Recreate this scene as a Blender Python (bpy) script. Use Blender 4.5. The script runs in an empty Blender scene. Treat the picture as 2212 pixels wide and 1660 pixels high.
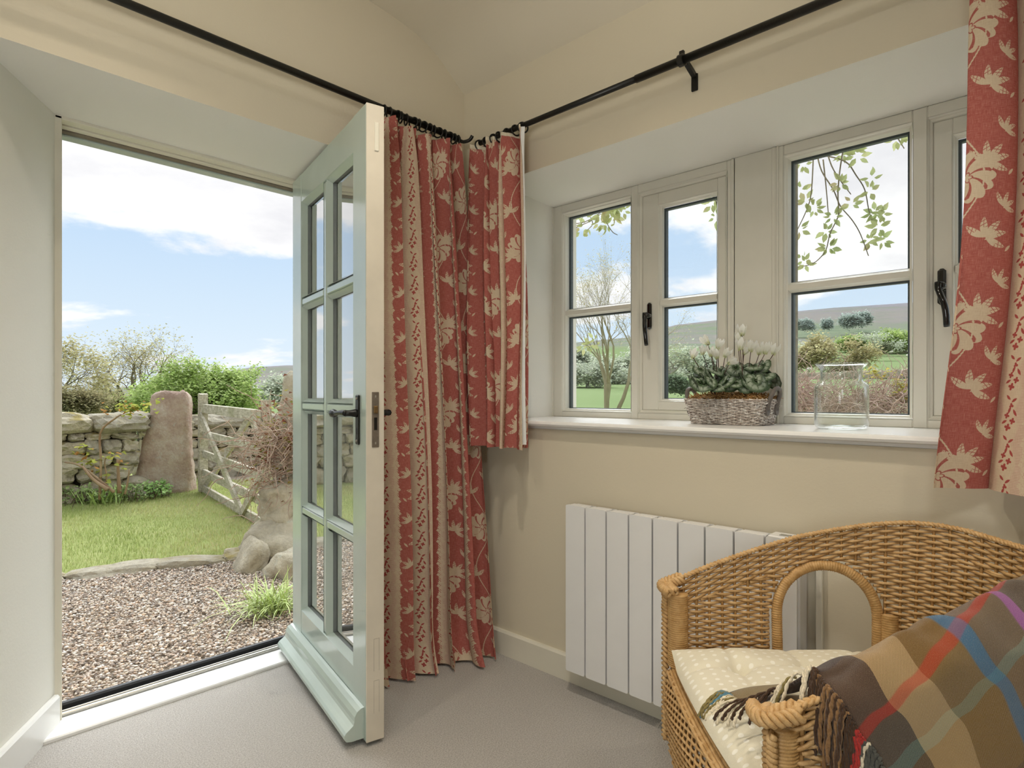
import bpy, math, random
import numpy as np
from mathutils import Vector, Matrix, noise as mnoise

SC = bpy.context.scene
COL = SC.collection
random.seed(7)

# ---------------------------------------------------------------- camera
F_PX, CX, HY, CAM_H = 1316.5, 1106.0, 852.0, 1.09      # photo frame 2212 x 1660
TH = math.atan2(1246, F_PX)
VX, VY = math.cos(TH), math.sin(TH)
RX, RY = math.sin(TH), -math.cos(TH)
cam_d = bpy.data.cameras.new('camera')
cam = bpy.data.objects.new('camera', cam_d)
COL.objects.link(cam)
cam.location = (0, 0, CAM_H)
cam.rotation_euler = (math.pi / 2, 0, TH - math.pi / 2)
cam_d.sensor_width = 36
cam_d.lens = F_PX / 2212 * 36
cam_d.shift_y = (HY - 830) / 2212
cam_d.clip_start = 0.05
cam_d.clip_end = 6000
SC.camera = cam
SC.view_settings.view_transform = 'Standard'
SC.view_settings.look = 'None'
SC.view_settings.gamma = 1
SC.view_settings.use_curve_mapping = False
SC.view_settings.exposure = 0.0

def lin(h):
    h = h.lstrip('#')
    o = []
    for i in (0, 2, 4):
        c = int(h[i:i + 2], 16) / 255
        o.append(c / 12.92 if c <= .04045 else ((c + .055) / 1.055) ** 2.4)
    return (o[0], o[1], o[2], 1)

# ------------------------------------------------------- node helper language
class V:
    def __init__(s, g, k): s.g, s.k = g, k
    def __add__(s, o): return s.g.m('ADD', s, o)
    __radd__ = __add__
    def __sub__(s, o): return s.g.m('SUBTRACT', s, o)
    def __rsub__(s, o): return s.g.m('SUBTRACT', o, s)
    def __mul__(s, o): return s.g.m('MULTIPLY', s, o)
    __rmul__ = __mul__
    def __truediv__(s, o): return s.g.m('DIVIDE', s, o)

class G:
    """small wrapper for building shader node trees"""
    def __init__(s, nt): s.nt = nt; s.n = nt.nodes; s.l = nt.links
    def put(s, sock, val):
        if isinstance(val, V): s.l.new(val.k, sock)
        elif hasattr(val, 'is_output'): s.l.new(val, sock)
        else: sock.default_value = val
    def m(s, op, a, b=None, c=None):
        n = s.n.new('ShaderNodeMath'); n.operation = op
        for i, x in enumerate((a, b, c)):
            if x is not None: s.put(n.inputs[i], x)
        return V(s, n.outputs[0])
    def vm(s, op, a, b=None):
        n = s.n.new('ShaderNodeVectorMath'); n.operation = op
        s.put(n.inputs[0], a)
        if b is not None: s.put(n.inputs[1], b)
        return V(s, n.outputs[0])
    def scale(s, a, vec): return s.vm('MULTIPLY', a, vec)
    def coord(s, kind='Object'):
        n = s.n.new('ShaderNodeTexCoord'); return V(s, n.outputs[kind])
    def pos(s):
        n = s.n.new('ShaderNodeNewGeometry'); return V(s, n.outputs['Position'])
    def uv(s):
        n = s.n.new('ShaderNodeUVMap'); n.uv_map = 'UVMap'
        return s.sep(V(s, n.outputs[0]))[:2]
    def sep(s, v):
        n = s.n.new('ShaderNodeSeparateXYZ'); s.put(n.inputs[0], v)
        return [V(s, o) for o in n.outputs]
    def comb(s, x, y, z=0.0):
        n = s.n.new('ShaderNodeCombineXYZ')
        for i, q in enumerate((x, y, z)): s.put(n.inputs[i], q)
        return V(s, n.outputs[0])
    def noise(s, vec=None, scale=5, detail=3, rough=.5, out='Fac', dist=0):
        n = s.n.new('ShaderNodeTexNoise')
        if vec is not None: s.put(n.inputs['Vector'], vec)
        s.put(n.inputs['Scale'], scale); n.inputs['Detail'].default_value = detail
        n.inputs['Roughness'].default_value = rough; n.inputs['Distortion'].default_value = dist
        return V(s, n.outputs['Fac' if out == 'Fac' else 'Color'])
    def vor(s, vec=None, scale=5, feat='F1', out='Distance', rnd=1.0):
        n = s.n.new('ShaderNodeTexVoronoi'); n.feature = feat
        if vec is not None: s.put(n.inputs['Vector'], vec)
        s.put(n.inputs['Scale'], scale); n.inputs['Randomness'].default_value = rnd
        return V(s, n.outputs[out])
    def ramp(s, fac, stops, interp='LINEAR'):
        n = s.n.new('ShaderNodeValToRGB'); cr = n.color_ramp; cr.interpolation = interp
        while len(cr.elements) < len(stops): cr.elements.new(.5)
        for e, (p, c) in zip(cr.elements, stops):
            e.position = p; e.color = c if len(c) == 4 else (*c, 1)
        s.put(n.inputs[0], fac)
        return V(s, n.outputs[0])
    def mix(s, fac, a, b, blend='MIX'):
        n = s.n.new('ShaderNodeMix'); n.data_type = 'RGBA'; n.blend_type = blend
        s.put(n.inputs[0], fac); s.put(n.inputs[6], a); s.put(n.inputs[7], b)
        return V(s, n.outputs[2])
    def smooth(s, x, a, b):
        n = s.n.new('ShaderNodeMapRange'); n.interpolation_type = 'SMOOTHSTEP'
        s.put(n.inputs[0], x); n.inputs[1].default_value = a; n.inputs[2].default_value = b
        return V(s, n.outputs[0])
    def mx(s, *a):
        r = a[0]
        for x in a[1:]: r = s.m('MAXIMUM', r, x)
        return r
    def bump(s, h, strength=.3, dist=.01):
        n = s.n.new('ShaderNodeBump'); s.put(n.inputs['Height'], h)
        n.inputs['Strength'].default_value = strength; n.inputs['Distance'].default_value = dist
        return V(s, n.outputs[0])
    def bsdf(s, color, rough=.5, normal=None, metal=0, spec=.5, sheen=0, trans=0, ior=1.45, coat=0, sss=0):
        n = s.n.new('ShaderNodeBsdfPrincipled')
        s.put(n.inputs['Base Color'], color); s.put(n.inputs['Roughness'], rough)
        s.put(n.inputs['Metallic'], metal); n.inputs['Specular IOR Level'].default_value = spec
        n.inputs['Sheen Weight'].default_value = sheen; n.inputs['Coat Weight'].default_value = coat
        n.inputs['Transmission Weight'].default_value = trans; n.inputs['IOR'].default_value = ior
        if normal is not None: s.put(n.inputs['Normal'], normal)
        return V(s, n.outputs[0])
    def out(s, sh):
        n = s.n.new('ShaderNodeOutputMaterial'); s.put(n.inputs[0], sh)

def material(name):
    m = bpy.data.materials.new(name); m.use_nodes = True
    m.node_tree.nodes.clear()
    return m, G(m.node_tree)

def plain(name, col, rough=.5, var=.06, scale=20, bump=0, spec=.5, metal=0, coat=0, sheen=0):
    m, g = material(name)
    c = lin(col) if isinstance(col, str) else col
    n = g.noise(g.coord(), scale, 2, .6)
    lo = tuple(x * (1 - var) for x in c[:3]) + (1,)
    hi = tuple(min(1, x * (1 + var)) for x in c[:3]) + (1,)
    cc = g.ramp(n, [(.3, lo), (.7, hi)])
    nm = g.bump(g.noise(g.coord(), scale * 4, 1), bump, .004) if bump else None
    g.out(g.bsdf(cc, rough, nm, metal, spec, sheen, coat=coat))
    return m

# ---------------------------------------------------------------- world: bright broken cloud over pale blue
wd = bpy.data.worlds.new('World'); SC.world = wd; wd.use_nodes = True
wd.node_tree.nodes.clear()
g = G(wd.node_tree)
dv = g.coord('Generated')
dx, dy, dz = g.sep(dv)
el = g.m('MAXIMUM', dz, 0.0)
den = el + 0.22
cp = g.comb(dx / den, dy / den, el * 1.4)
n1 = g.noise(g.vm('ADD', cp, (3.3, 1.2, 0.4)), 1.15, 8, .55, dist=.15)
n2 = g.noise(g.vm('ADD', cp, (7.1, 4.2, 2.4)), 2.2, 6, .55)
thr = g.ramp(el, [(0.0, (.50,) * 3), (.06, (.53,) * 3), (.15, (.545,) * 3), (.22, (.47,) * 3), (.27, (.385,) * 3), (.5, (.41,) * 3), (1.0, (.44,) * 3)])
tx, ty_, tz_ = g.sep(thr)
cl = g.smooth(n1 - tx, -.012, .075)
shade = g.smooth(n2 + (n1 - tx) * .8, .50, .85)
blue = g.ramp(el, [(0.0, lin('#e3eef7')), (.10, lin('#d3e5f4')), (.22, lin('#c2daf2')), (.45, lin('#b3d2f2')), (1.0, lin('#8fbce8'))])
cloud = g.mix(shade, lin('#fefefe'), lin('#e6e6ea'))
skyc = g.mix(cl, blue, cloud)
skyc = g.mix(g.smooth(dz, -.02, -.0), lin('#8f9a86'), skyc)
bg = g.n.new('ShaderNodeBackground'); g.put(bg.inputs[0], skyc); bg.inputs[1].default_value = 1.10
wo = g.n.new('ShaderNodeOutputWorld'); g.l.new(bg.outputs[0], wo.inputs[0])

# ---------------------------------------------------------------- sun behind thin cloud (soft)
sl = bpy.data.lights.new('sun', 'SUN'); sl.energy = 5.4; sl.angle = math.radians(70); sl.color = (.96, .985, 1)
so = bpy.data.objects.new('sun', sl); COL.objects.link(so)
so.rotation_euler = Vector((-.56, -.60, -1)).to_track_quat('-Z', 'Y').to_euler()

# ---------------------------------------------------------------- ceiling downlights of the room
def spot(x, y, z, power, col=(1, .90, .76), size=2.1, rad=.035, blend=1.0):
    l = bpy.data.lights.new('downlight', 'SPOT'); l.energy = power; l.color = col
    l.spot_size = size; l.spot_blend = blend; l.shadow_soft_size = rad
    o = bpy.data.objects.new('downlight', l); COL.objects.link(o); o.location = (x, y, z)
    return o
spot(1.05, 1.00, 2.55, 46)
spot(.30, 1.45, 2.56, 22)
spot(1.00, -.35, 2.56, 28)
spot(-.50, .30, 2.56, 20)
def areafill(x, y, z, power, size, col):
    l = bpy.data.lights.new('ceiling_fill', 'AREA'); l.shape = 'DISK'; l.size = size; l.energy = power; l.color = col
    o = bpy.data.objects.new('ceiling_fill', l); COL.objects.link(o); o.location = (x, y, z)
    return o
areafill(-.25, -.25, 2.585, 14, .5, (.97, .99, 1))  # unseen neutral fill light added under the ceiling
# unseen fill light added behind the camera to brighten walls and soffits
pl = bpy.data.lights.new('rear_fill', 'POINT'); pl.energy = 28; pl.color = (.92, .97, 1); pl.shadow_soft_size = .25
po = bpy.data.objects.new('rear_fill', pl); COL.objects.link(po); po.location = (-.95, .05, .92)

ul = bpy.data.lights.new('upper_fill', 'SPOT'); ul.energy = 52; ul.color = (1, .965, .90); ul.spot_size = 1.9; ul.spot_blend = .6; ul.shadow_soft_size = .15
uo = bpy.data.objects.new('upper_fill', ul); COL.objects.link(uo); uo.location = (-.2, .2, 1.55)  # added fill with no fitting, brightens upper walls and soffits
uo.rotation_euler = Vector((.42, .46, .85)).to_track_quat('-Z', 'Y').to_euler()

SC.cycles.use_adaptive_sampling = True
SC.cycles.adaptive_threshold = .1
SC.cycles.adaptive_min_samples = 14
SC.cycles.max_bounces = 6
SC.cycles.diffuse_bounces = 3
SC.cycles.glossy_bounces = 3
SC.cycles.transmission_bounces = 4
SC.cycles.transparent_max_bounces = 12
SC.cycles.caustics_reflective = False
SC.cycles.caustics_refractive = False
SC.cycles.sample_clamp_indirect = 6
SC.cycles.sample_clamp_direct = 10

# ---------------------------------------------------------------- mesh helpers
class MB:
    def __init__(s): s.v = []; s.f = []; s.uv = None
    def add(s, vs, fs):
        b = len(s.v); s.v += [tuple(p) for p in vs]; s.f += [tuple(i + b for i in q) for q in fs]
        return s
    def box(s, a, b, M=None):
        x0, y0, z0 = a; x1, y1, z1 = b
        vs = [(x0, y0, z0), (x1, y0, z0), (x1, y1, z0), (x0, y1, z0), (x0, y0, z1), (x1, y0, z1), (x1, y1, z1), (x0, y1, z1)]
        if M is not None: vs = [M @ Vector(p) for p in vs]
        return s.add(vs, [(0, 3, 2, 1), (4, 5, 6, 7), (0, 1, 5, 4), (1, 2, 6, 5), (2, 3, 7, 6), (3, 0, 4, 7)])
    def bbox(s, a, b, r=.004, M=None):
        """box with chamfered edges"""
        x0, y0, z0 = a; x1, y1, z1 = b
        r = min(r, abs(x1 - x0) / 2.01, abs(y1 - y0) / 2.01, abs(z1 - z0) / 2.01)
        idx = {}; vs = []
        for sx in (0, 1):
            for sy in (0, 1):
                for sz in (0, 1):
                    p = [(x0, x1)[sx], (y0, y1)[sy], (z0, z1)[sz]]
                    sg = [1 - 2 * sx, 1 - 2 * sy, 1 - 2 * sz]
                    for ax in range(3):
                        q = [p[i] + (sg[i] * r if i != ax else 0) for i in range(3)]
                        idx[(sx, sy, sz, ax)] = len(vs); vs.append(q)
        fs = []
        for ax in range(3):
            o = [i for i in range(3) if i != ax]
            for sd in (0, 1):
                q = []
                for (a1, a2) in ((0, 0), (1, 0), (1, 1), (0, 1)):
                    k = [0, 0, 0]; k[ax] = sd; k[o[0]] = a1; k[o[1]] = a2
                    q.append(idx[(*k, ax)])
                fs.append(q)
        for ax in range(3):
            o = [i for i in range(3) if i != ax]
            for a1 in (0, 1):
                for a2 in (0, 1):
                    k0 = [0, 0, 0]; k0[ax] = 0; k0[o[0]] = a1; k0[o[1]] = a2
                    k1 = list(k0); k1[ax] = 1
                    fs.append([idx[(*k0, o[0])], idx[(*k1, o[0])], idx[(*k1, o[1])], idx[(*k0, o[1])]])
        for sx in (0, 1):
            for sy in (0, 1):
                for sz in (0, 1):
                    fs.append([idx[(sx, sy, sz, 0)], idx[(sx, sy, sz, 1)], idx[(sx, sy, sz, 2)]])
        if M is not None: vs = [M @ Vector(p) for p in vs]
        return s.add(vs, fs)
    def tube(s, pts, rad, n=6, caps=True, closed=False):
        pts = [Vector(p) for p in pts]; m = len(pts)
        rr = rad if hasattr(rad, '__len__') else [rad] * m
        up = None; vs = []
        for i, p in enumerate(pts):
            a = pts[i - 1] if i > 0 else (pts[-1] if closed else p)
            b = pts[i + 1] if i < m - 1 else (pts[0] if closed else p)
            t = (b - a)
            t = t.normalized() if t.length > 1e-9 else Vector((0, 0, 1))
            if up is None:
                up = t.cross(Vector((0, 0, 1)) if abs(t.z) < .9 else Vector((1, 0, 0))).normalized()
            else:
                up = (up - t * up.dot(t))
                up = up.normalized() if up.length > 1e-6 else t.orthogonal().normalized()
            w = t.cross(up)
            for k in range(n):
                an = 2 * math.pi * k / n
                vs.append(p + (up * math.cos(an) + w * math.sin(an)) * rr[i])
        fs = []
        for i in range(m if closed else m - 1):
            j = (i + 1) % m
            for k in range(n):
                k2 = (k + 1) % n
                fs.append((i * n + k, i * n + k2, j * n + k2, j * n + k))
        if caps and not closed:
            fs.append(tuple(range(n - 1, -1, -1))); fs.append(tuple((m - 1) * n + k for k in range(n)))
        return s.add(vs, fs)
    def lathe(s, prof, c=(0, 0, 0), n=24, ax='z'):
        vs = []; m = len(prof)
        for (r, z) in prof:
            for k in range(n):
                a = 2 * math.pi * k / n
                vs.append((c[0] + r * math.cos(a), c[1] + r * math.sin(a), c[2] + z))
        fs = []
        for i in range(m - 1):
            for k in range(n):
                k2 = (k + 1) % n
                fs.append((i * n + k, i * n + k2, (i + 1) * n + k2, (i + 1) * n + k))
        return s.add(vs, fs)
    def prism(s, poly, fn, d0, d1):
        """extrude 2d polygon; fn(a,b,d) -> 3d"""
        n = len(poly)
        vs = [fn(a, b, d0) for a, b in poly] + [fn(a, b, d1) for a, b in poly]
        fs = [tuple(range(n - 1, -1, -1)), tuple(range(n, 2 * n))]
        for i in range(n):
            j = (i + 1) % n
            fs.append((i, j, n + j, n + i))
        return s.add(vs, fs)
    def grid(s, P, nu, nv, uvf=None):
        """P(i,j) -> point for i<nu, j<nv"""
        b = len(s.v)
        for j in range(nv):
            for i in range(nu):
                s.v.append(tuple(P(i, j)))
        for j in range(nv - 1):
            for i in range(nu - 1):
                s.f.append((b + j * nu + i, b + j * nu + i + 1, b + (j + 1) * nu + i + 1, b + (j + 1) * nu + i))
        return s

def mesh_of(name, mb, mats, smooth=False, recalc=False):
    me = bpy.data.meshes.new(name)
    me.from_pydata([tuple(p) for p in mb.v], [], mb.f)
    for mt in (mats if isinstance(mats, (list, tuple)) else [mats]): me.materials.append(mt)
    if smooth:
        me.polygons.foreach_set('use_smooth', [True] * len(me.polygons))
    me.update()
    return me

def wloc(o):
    p = Vector((0, 0, 0))
    while o is not None:
        p += o.location; o = o.parent
    return p

def obj(name, mb, mat, parent=None, smooth=False, uv=None):
    """one mesh object; vertices are given in world space"""
    off = wloc(parent) if parent is not None else Vector((0, 0, 0))
    if off.length > 0:
        mb.v = [(p[0] - off.x, p[1] - off.y, p[2] - off.z) for p in mb.v]
    me = mesh_of(name, mb, mat, smooth)
    if uv is not None:
        lay = me.uv_layers.new(name='UVMap')
        li = np.empty(len(me.loops), dtype=np.int32); me.loops.foreach_get('vertex_index', li)
        a = np.asarray(uv, dtype=np.float32)[li]
        lay.data.foreach_set('uv', a.ravel())
    o = bpy.data.objects.new(name, me); COL.objects.link(o)
    if parent is not None: o.parent = parent
    return o

def inst(name, me, parent=None, loc=(0, 0, 0), rot=(0, 0, 0), scl=(1, 1, 1)):
    """object sharing mesh data; loc in world space"""
    o = bpy.data.objects.new(name, me); COL.objects.link(o)
    off = wloc(parent) if parent is not None else Vector((0, 0, 0))
    o.location = Vector(loc) - off; o.rotation_euler = rot; o.scale = scl
    if parent is not None: o.parent = parent
    return o

def tag(o, label=None, cat=None, group=None, kind=None):
    if label: o['label'] = label
    if cat: o['category'] = cat
    if group: o['group'] = group
    if kind: o['kind'] = kind
    return o

def empty(name, loc, label=None, cat=None, group=None, kind=None):
    o = bpy.data.objects.new(name, None); COL.objects.link(o); o.location = loc
    o.empty_display_size = .05
    return tag(o, label, cat, group, kind)

def at(px, py, depth):
    """point seen at photo pixel (px,py) at a distance 'depth' along the view axis"""
    s = (px - CX) / F_PX
    return Vector(((VX + s * RX) * depth, (VY + s * RY) * depth, CAM_H + (HY - py) / F_PX * depth))

def onz(px, py, z):
    return at(px, py, (CAM_H - z) * F_PX / (py - HY))

def onx(px, py, x):
    s = (px - CX) / F_PX
    return at(px, py, x / (VX + s * RX))

def ony(px, py, y):
    s = (px - CX) / F_PX
    return at(px, py, y / (VY + s * RY))

def cr(pts, n):
    """catmull-rom through pts, n samples per segment"""
    P = [Vector(p) for p in pts]; P = [P[0] * 2 - P[1]] + P + [P[-1] * 2 - P[-2]]
    out = []
    for i in range(1, len(P) - 2):
        a, b, c, d = P[i - 1:i + 3]
        for k in range(n):
            t = k / n
            out.append(.5 * ((2 * b) + (c - a) * t + (2 * a - 5 * b + 4 * c - d) * t * t + (3 * b - a - 3 * c + d) * t ** 3))
    out.append(P[-2])
    return out
# ================================================================= materials of the room
def wall_paint(name, col, rough=.75):
    m, g = material(name)
    c = lin(col)
    n = g.noise(g.pos(), 1.3, 2, .5)
    cc = g.ramp(n, [(.3, tuple(x * .97 for x in c[:3])), (.7, tuple(min(1, x * 1.02) for x in c[:3]))])
    b = g.bump(g.noise(g.pos(), 110, 2, .6), .10, .003)
    g.out(g.bsdf(cc, rough, b, spec=.25))
    return m
M_WALL = wall_paint('cream_wall_paint', '#dad0b9')
M_REVEAL = wall_paint('daylit_reveal_paint', '#f1efe6')  # cool daylight on reveals and soffits put into a paler wall colour
M_CEIL = wall_paint('ceiling_paint', '#dcd3be')
M_TRIM = plain('cream_eggshell_paint', '#e2ddcc', .32, .02, 8, .04)
M_WHITE = plain('white_gloss_paint', '#efeeea', .25, .015, 8)
M_FRAME = plain('window_frame_paint', '#e2dfd2', .35, .02, 9, .03)
M_BLACK = plain('black_iron', '#14130f', .38, .2, 40, .1)
M_BLACKG = plain('black_gloss_enamel', '#0b0b0b', .12, .1, 30, coat=.5)
M_RUBBER = plain('black_rubber_seal', '#1c1d20', .5, .1, 60)
M_ALU = plain('brushed_aluminium', '#b9b6ae', .35, .08, 90, metal=.85)
M_SPACER = plain('grey_glazing_spacer', '#4d5658', .5, .06, 40)
M_DSPACER = plain('silver_glazing_spacer', '#8d9492', .45, .05, 40)
M_BROWN = plain('brown_timber_rebate', '#7a6f60', .6, .1, 30)
M_STEEL = plain('worn_steel', '#8d8479', .4, .12, 80, metal=.7)

def carpet_mat():
    m, g = material('cut_pile_carpet')
    p = g.pos()
    f = g.noise(p, 230, 3, .75)
    big = g.noise(p, 9, 2, .6)
    c = g.ramp(f, [(.25, lin('#918b83')), (.5, lin('#c9c3bb')), (.72, lin('#e6e2dc'))])
    c = g.mix(big * .25, c, lin('#b9b3ac'))
    sp = g.smooth(g.vor(p, 26), .045, .02)
    c = g.mix(sp * .45, c, lin('#8c7f72'))
    b = g.bump(f, .8, .010)
    g.out(g.bsdf(c, .95, b, spec=.05, sheen=.15))
    return m
M_CARPET = carpet_mat()

def door_paint():
    m, g = material('sage_green_gloss_paint')
    p = g.coord()
    n = g.noise(g.scale(p, (6, 6, 90)), 3, 4, .6)
    c = g.ramp(g.noise(p, 4, 3), [(.3, lin('#b6c4ba')), (.7, lin('#c1cec5'))])
    g.out(g.bsdf(c, .17, g.bump(n, .05, .002), spec=.55, coat=.25))
    return m
M_DOOR = door_paint()

def glass_pane(name, base=.04, edge=.8, power=4.0, tint=(1, 1, 1, 1)):
    """thin glass: clear, more mirror-like at glancing angles"""
    m, g = material(name)
    lw = g.n.new('ShaderNodeLayerWeight'); lw.inputs[0].default_value = .5
    tr = g.n.new('ShaderNodeBsdfTransparent'); tr.inputs[0].default_value = tint
    gl = g.n.new('ShaderNodeBsdfGlossy'); gl.inputs['Roughness'].default_value = 0.0
    gl.inputs['Color'].default_value = (1, 1, 1, 1)
    mx = g.n.new('ShaderNodeMixShader')
    g.put(mx.inputs[0], g.m('POWER', V(g, lw.outputs['Facing']), power) * edge + base)
    g.l.new(tr.outputs[0], mx.inputs[1]); g.l.new(gl.outputs[0], mx.inputs[2])
    g.out(mx.outputs[0])
    return m
M_PANE = glass_pane('window_glass', .035, .7, 5.0, (.98, .99, .985, 1))
M_DOORPANE = glass_pane('door_glass', .08, 1.0, 1.6, (.93, .95, .94, 1))
def structure(name, mb, mat, parent=None, smooth=False):
    o = obj(name, mb, mat, parent, smooth)
    if parent is None: o['kind'] = 'structure'
    return o

# ================================================================= room shell
XB, YA = 1.84, 2.036          # inner faces of the window wall and the door wall
ZC = 2.9
def plan_prism(mb, poly, z0, z1): return mb.prism(poly, lambda a, b, d: (a, b, d), z0, z1)
w = MB()
plan_prism(w, [(-2.6, YA), (.153, YA), (.421, 2.465), (.421, 2.62), (-2.6, 2.62)], -.3, ZC)
plan_prism(w, [(1.42, YA), (XB, YA), (XB, 2.62), (1.375, 2.62), (1.375, 2.465)], -.3, ZC)
plan_prism(w, [(.153, YA), (1.42, YA), (1.375, 2.465), (1.375, 2.62), (.421, 2.62), (.421, 2.465)], 2.010, ZC)
plan_prism(w, [(.153, 2.40), (1.42, 2.40), (1.375, 2.62), (.421, 2.62)], -.3, -.02)
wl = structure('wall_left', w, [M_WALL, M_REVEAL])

YW0, YW1 = -.07, 1.835        # window opening
w = MB()
w.box((XB, -2.6, -.3), (2.40, 2.62, .952))
w.box((XB, YW1, .952), (2.40, 2.62, ZC))
w.box((XB, -2.6, .952), (2.40, YW0, ZC))
w.prism([(XB, 1.990), (2.22, 1.970), (2.40, 1.960), (2.40, ZC), (XB, ZC)], lambda a, b, d: (a, d, b), YW0, YW1)
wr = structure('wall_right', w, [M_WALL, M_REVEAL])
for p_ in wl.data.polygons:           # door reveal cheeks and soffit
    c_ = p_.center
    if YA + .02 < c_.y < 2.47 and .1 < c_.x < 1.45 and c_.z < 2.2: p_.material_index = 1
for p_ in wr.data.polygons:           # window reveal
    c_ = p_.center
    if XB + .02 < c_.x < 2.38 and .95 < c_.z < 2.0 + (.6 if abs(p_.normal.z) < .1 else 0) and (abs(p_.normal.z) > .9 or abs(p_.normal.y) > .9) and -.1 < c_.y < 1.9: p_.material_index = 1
structure('wall_rear', MB().box((-2.75, -2.6, -.3), (-2.6, 2.62, ZC)), M_WALL)
structure('wall_near', MB().box((-2.75, -2.75, -.3), (2.40, -2.6, ZC)), M_WALL)
structure('floor', MB().box((-2.6, -2.6, -.06), (XB, 2.36, 0.0)), M_CARPET)

cove = [tuple(p_[:2]) for p_ in cr([(XB, 2.433, 0), (1.76, 2.492, 0), (1.69, 2.542, 0), (1.61, 2.580, 0), (1.50, 2.606, 0), (1.36, 2.622, 0), (1.15, 2.632, 0), (.9, 2.636, 0)], 5)]
cp_ = [(XB + .02, 2.42)] + cove + [(-2.6, 2.64), (-2.6, 2.95), (XB + .02, 2.95)]
ce = MB().prism(cp_, lambda a, b, d: (a, d, b), -2.6, YA + .01)
structure('ceiling', ce, M_CEIL)

# baseboards
def board(poly_pts, z1, t, name, mat):
    """skirting along a plan polyline; t offsets to the right of travel"""
    for i in range(len(poly_pts) - 1):
        a = Vector((*poly_pts[i], 0)); b = Vector((*poly_pts[i + 1], 0))
        d = (b - a).normalized(); n = Vector((d.y, -d.x, 0))
        prof = [(0, 0), (t, 0), (t, z1 - .008), (t - .006, z1), (0, z1)]
        mb = MB().prism(prof, lambda p, q, s: tuple(a + n * p + (b - a) * s + Vector((0, 0, q))), 0, 1)
        structure(name, mb, mat)
board([(XB, 2.036), (XB, -2.6)], .100, .017, 'baseboard_right', M_TRIM)
board([(-2.6, YA), (.153, YA), (.418, 2.458)], .106, .017, 'baseboard_left', M_WHITE)

# ================================================================= door frame and threshold
df = empty('trim_1', (.85, 2.52, 0), kind='structure')
h = MB()
h.bbox((.421, 2.465, 2.000), (1.375, 2.512, 2.030), .002)
h.box((.445, 2.512, 2.004), (1.34, 2.518, 2.030))
h.bbox((.421, 2.518, 1.996), (1.375, 2.548, 2.030), .002)
obj('frame_head', h, M_TRIM, df)
obj('head_rebate', MB().bbox((.421, 2.548, 1.992), (1.375, 2.580, 2.030), .002), M_BROWN, df)
obj('outer_head', MB().bbox((.421, 2.580, 1.986), (1.375, 2.63, 2.05), .003), M_DOOR, df)
for sx, (xa, xb) in enumerate(((.415, .441), (1.338, 1.38))):
    j = MB().bbox((xa, 2.465, 0.0), (xb, 2.53, 2.01), .002)
    obj('frame_jamb', j, M_TRIM, df)
    q = MB().bbox((xa, 2.53, 0.0), (xb + (.003 if sx == 0 else -.003), 2.575, 2.01), .002)
    obj('jamb_rebate', q, M_SPACER, df)
    q = MB().bbox((xa, 2.575, -.1), (xb + (.008 if sx == 0 else -.008), 2.63, 2.03), .002)
    obj('outer_jamb', q, M_DOOR, df)
obj('threshold_board', MB().bbox((.30, 2.355, -.01), (1.37, 2.485, .013), .004), M_WHITE, df)
t = MB(); t.bbox((.435, 2.485, -.01), (1.34, 2.500, .024), .003); t.bbox((.435, 2.512, -.01), (1.34, 2.520, .022), .002); t.box((.435, 2.5, -.01), (1.34, 2.545, .012))
obj('threshold_track', t, M_ALU, df)
t = MB(); t.bbox((.435, 2.501, -.01), (1.34, 2.511, .017), .002)
obj('threshold_seal', t, M_RUBBER, df)
t = MB(); t.bbox((.437, 2.540, -.02), (1.34, 2.568, .034), .006); t.bbox((.437, 2.566, -.02), (1.34, 2.590, .020), .006)
obj('weather_seal', t, M_RUBBER, df)
obj('strike_plate', MB().bbox((.438, 2.500, .91), (.4425, 2.526, 1.10), .001), M_STEEL, df)

# ================================================================= the open door leaf
DHX, DHY = 1.242, 2.460
DDX, DDY = -0.2169, -0.9762       # hinge -> leading edge
DNX, DNY = 0.9762, -0.2169        # outside face -> inside face
DW, DT, DZ0, DZ1 = .862, .058, .014, 1.990
def dp(d, t, z): return (DHX + DDX * d + DNX * t, DHY + DDY * d + DNY * t, z)
DMAT = Matrix(((DDX, DNX, 0, DHX), (DDY, DNY, 0, DHY), (0, 0, 1, 0), (0, 0, 0, 1)))
door = empty('door_1', (DHX, DHY, 0), kind='structure')
def dbox(name, a, b, mat=M_DOOR, r=.0025, parent=None):
    return obj(name, MB().bbox(a, b, r, DMAT), mat, parent or door)
dbox('stile', (0, 0, DZ0), (.128, DT, DZ1))
dbox('stile', (.745, 0, DZ0), (DW - .001, DT, DZ1))
dbox('top_rail', (.1275, .0015, 1.873), (.7455, DT - .0015, DZ1))
dbox('bottom_rail', (.1275, .0015, DZ0), (.7455, DT - .0015, .210))
rows = [(1.873, 1.4835), (1.4485, 1.059), (1.024, .6345), (.5995, .21)]
cols = [(.128, .4185), (.4535, .745)]
dbox('muntin', (.4185, .004, .21), (.4535, DT - .004, 1.873), r=.008)
for (za, zb) in ((1.4485, 1.4835), (1.024, 1.059), (.5995, .6345)):
    for (ca, cb) in cols:
        dbox('glazing_bar', (ca - .001, .004, za), (cb + .001, DT - .004, zb), r=.008)
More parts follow.
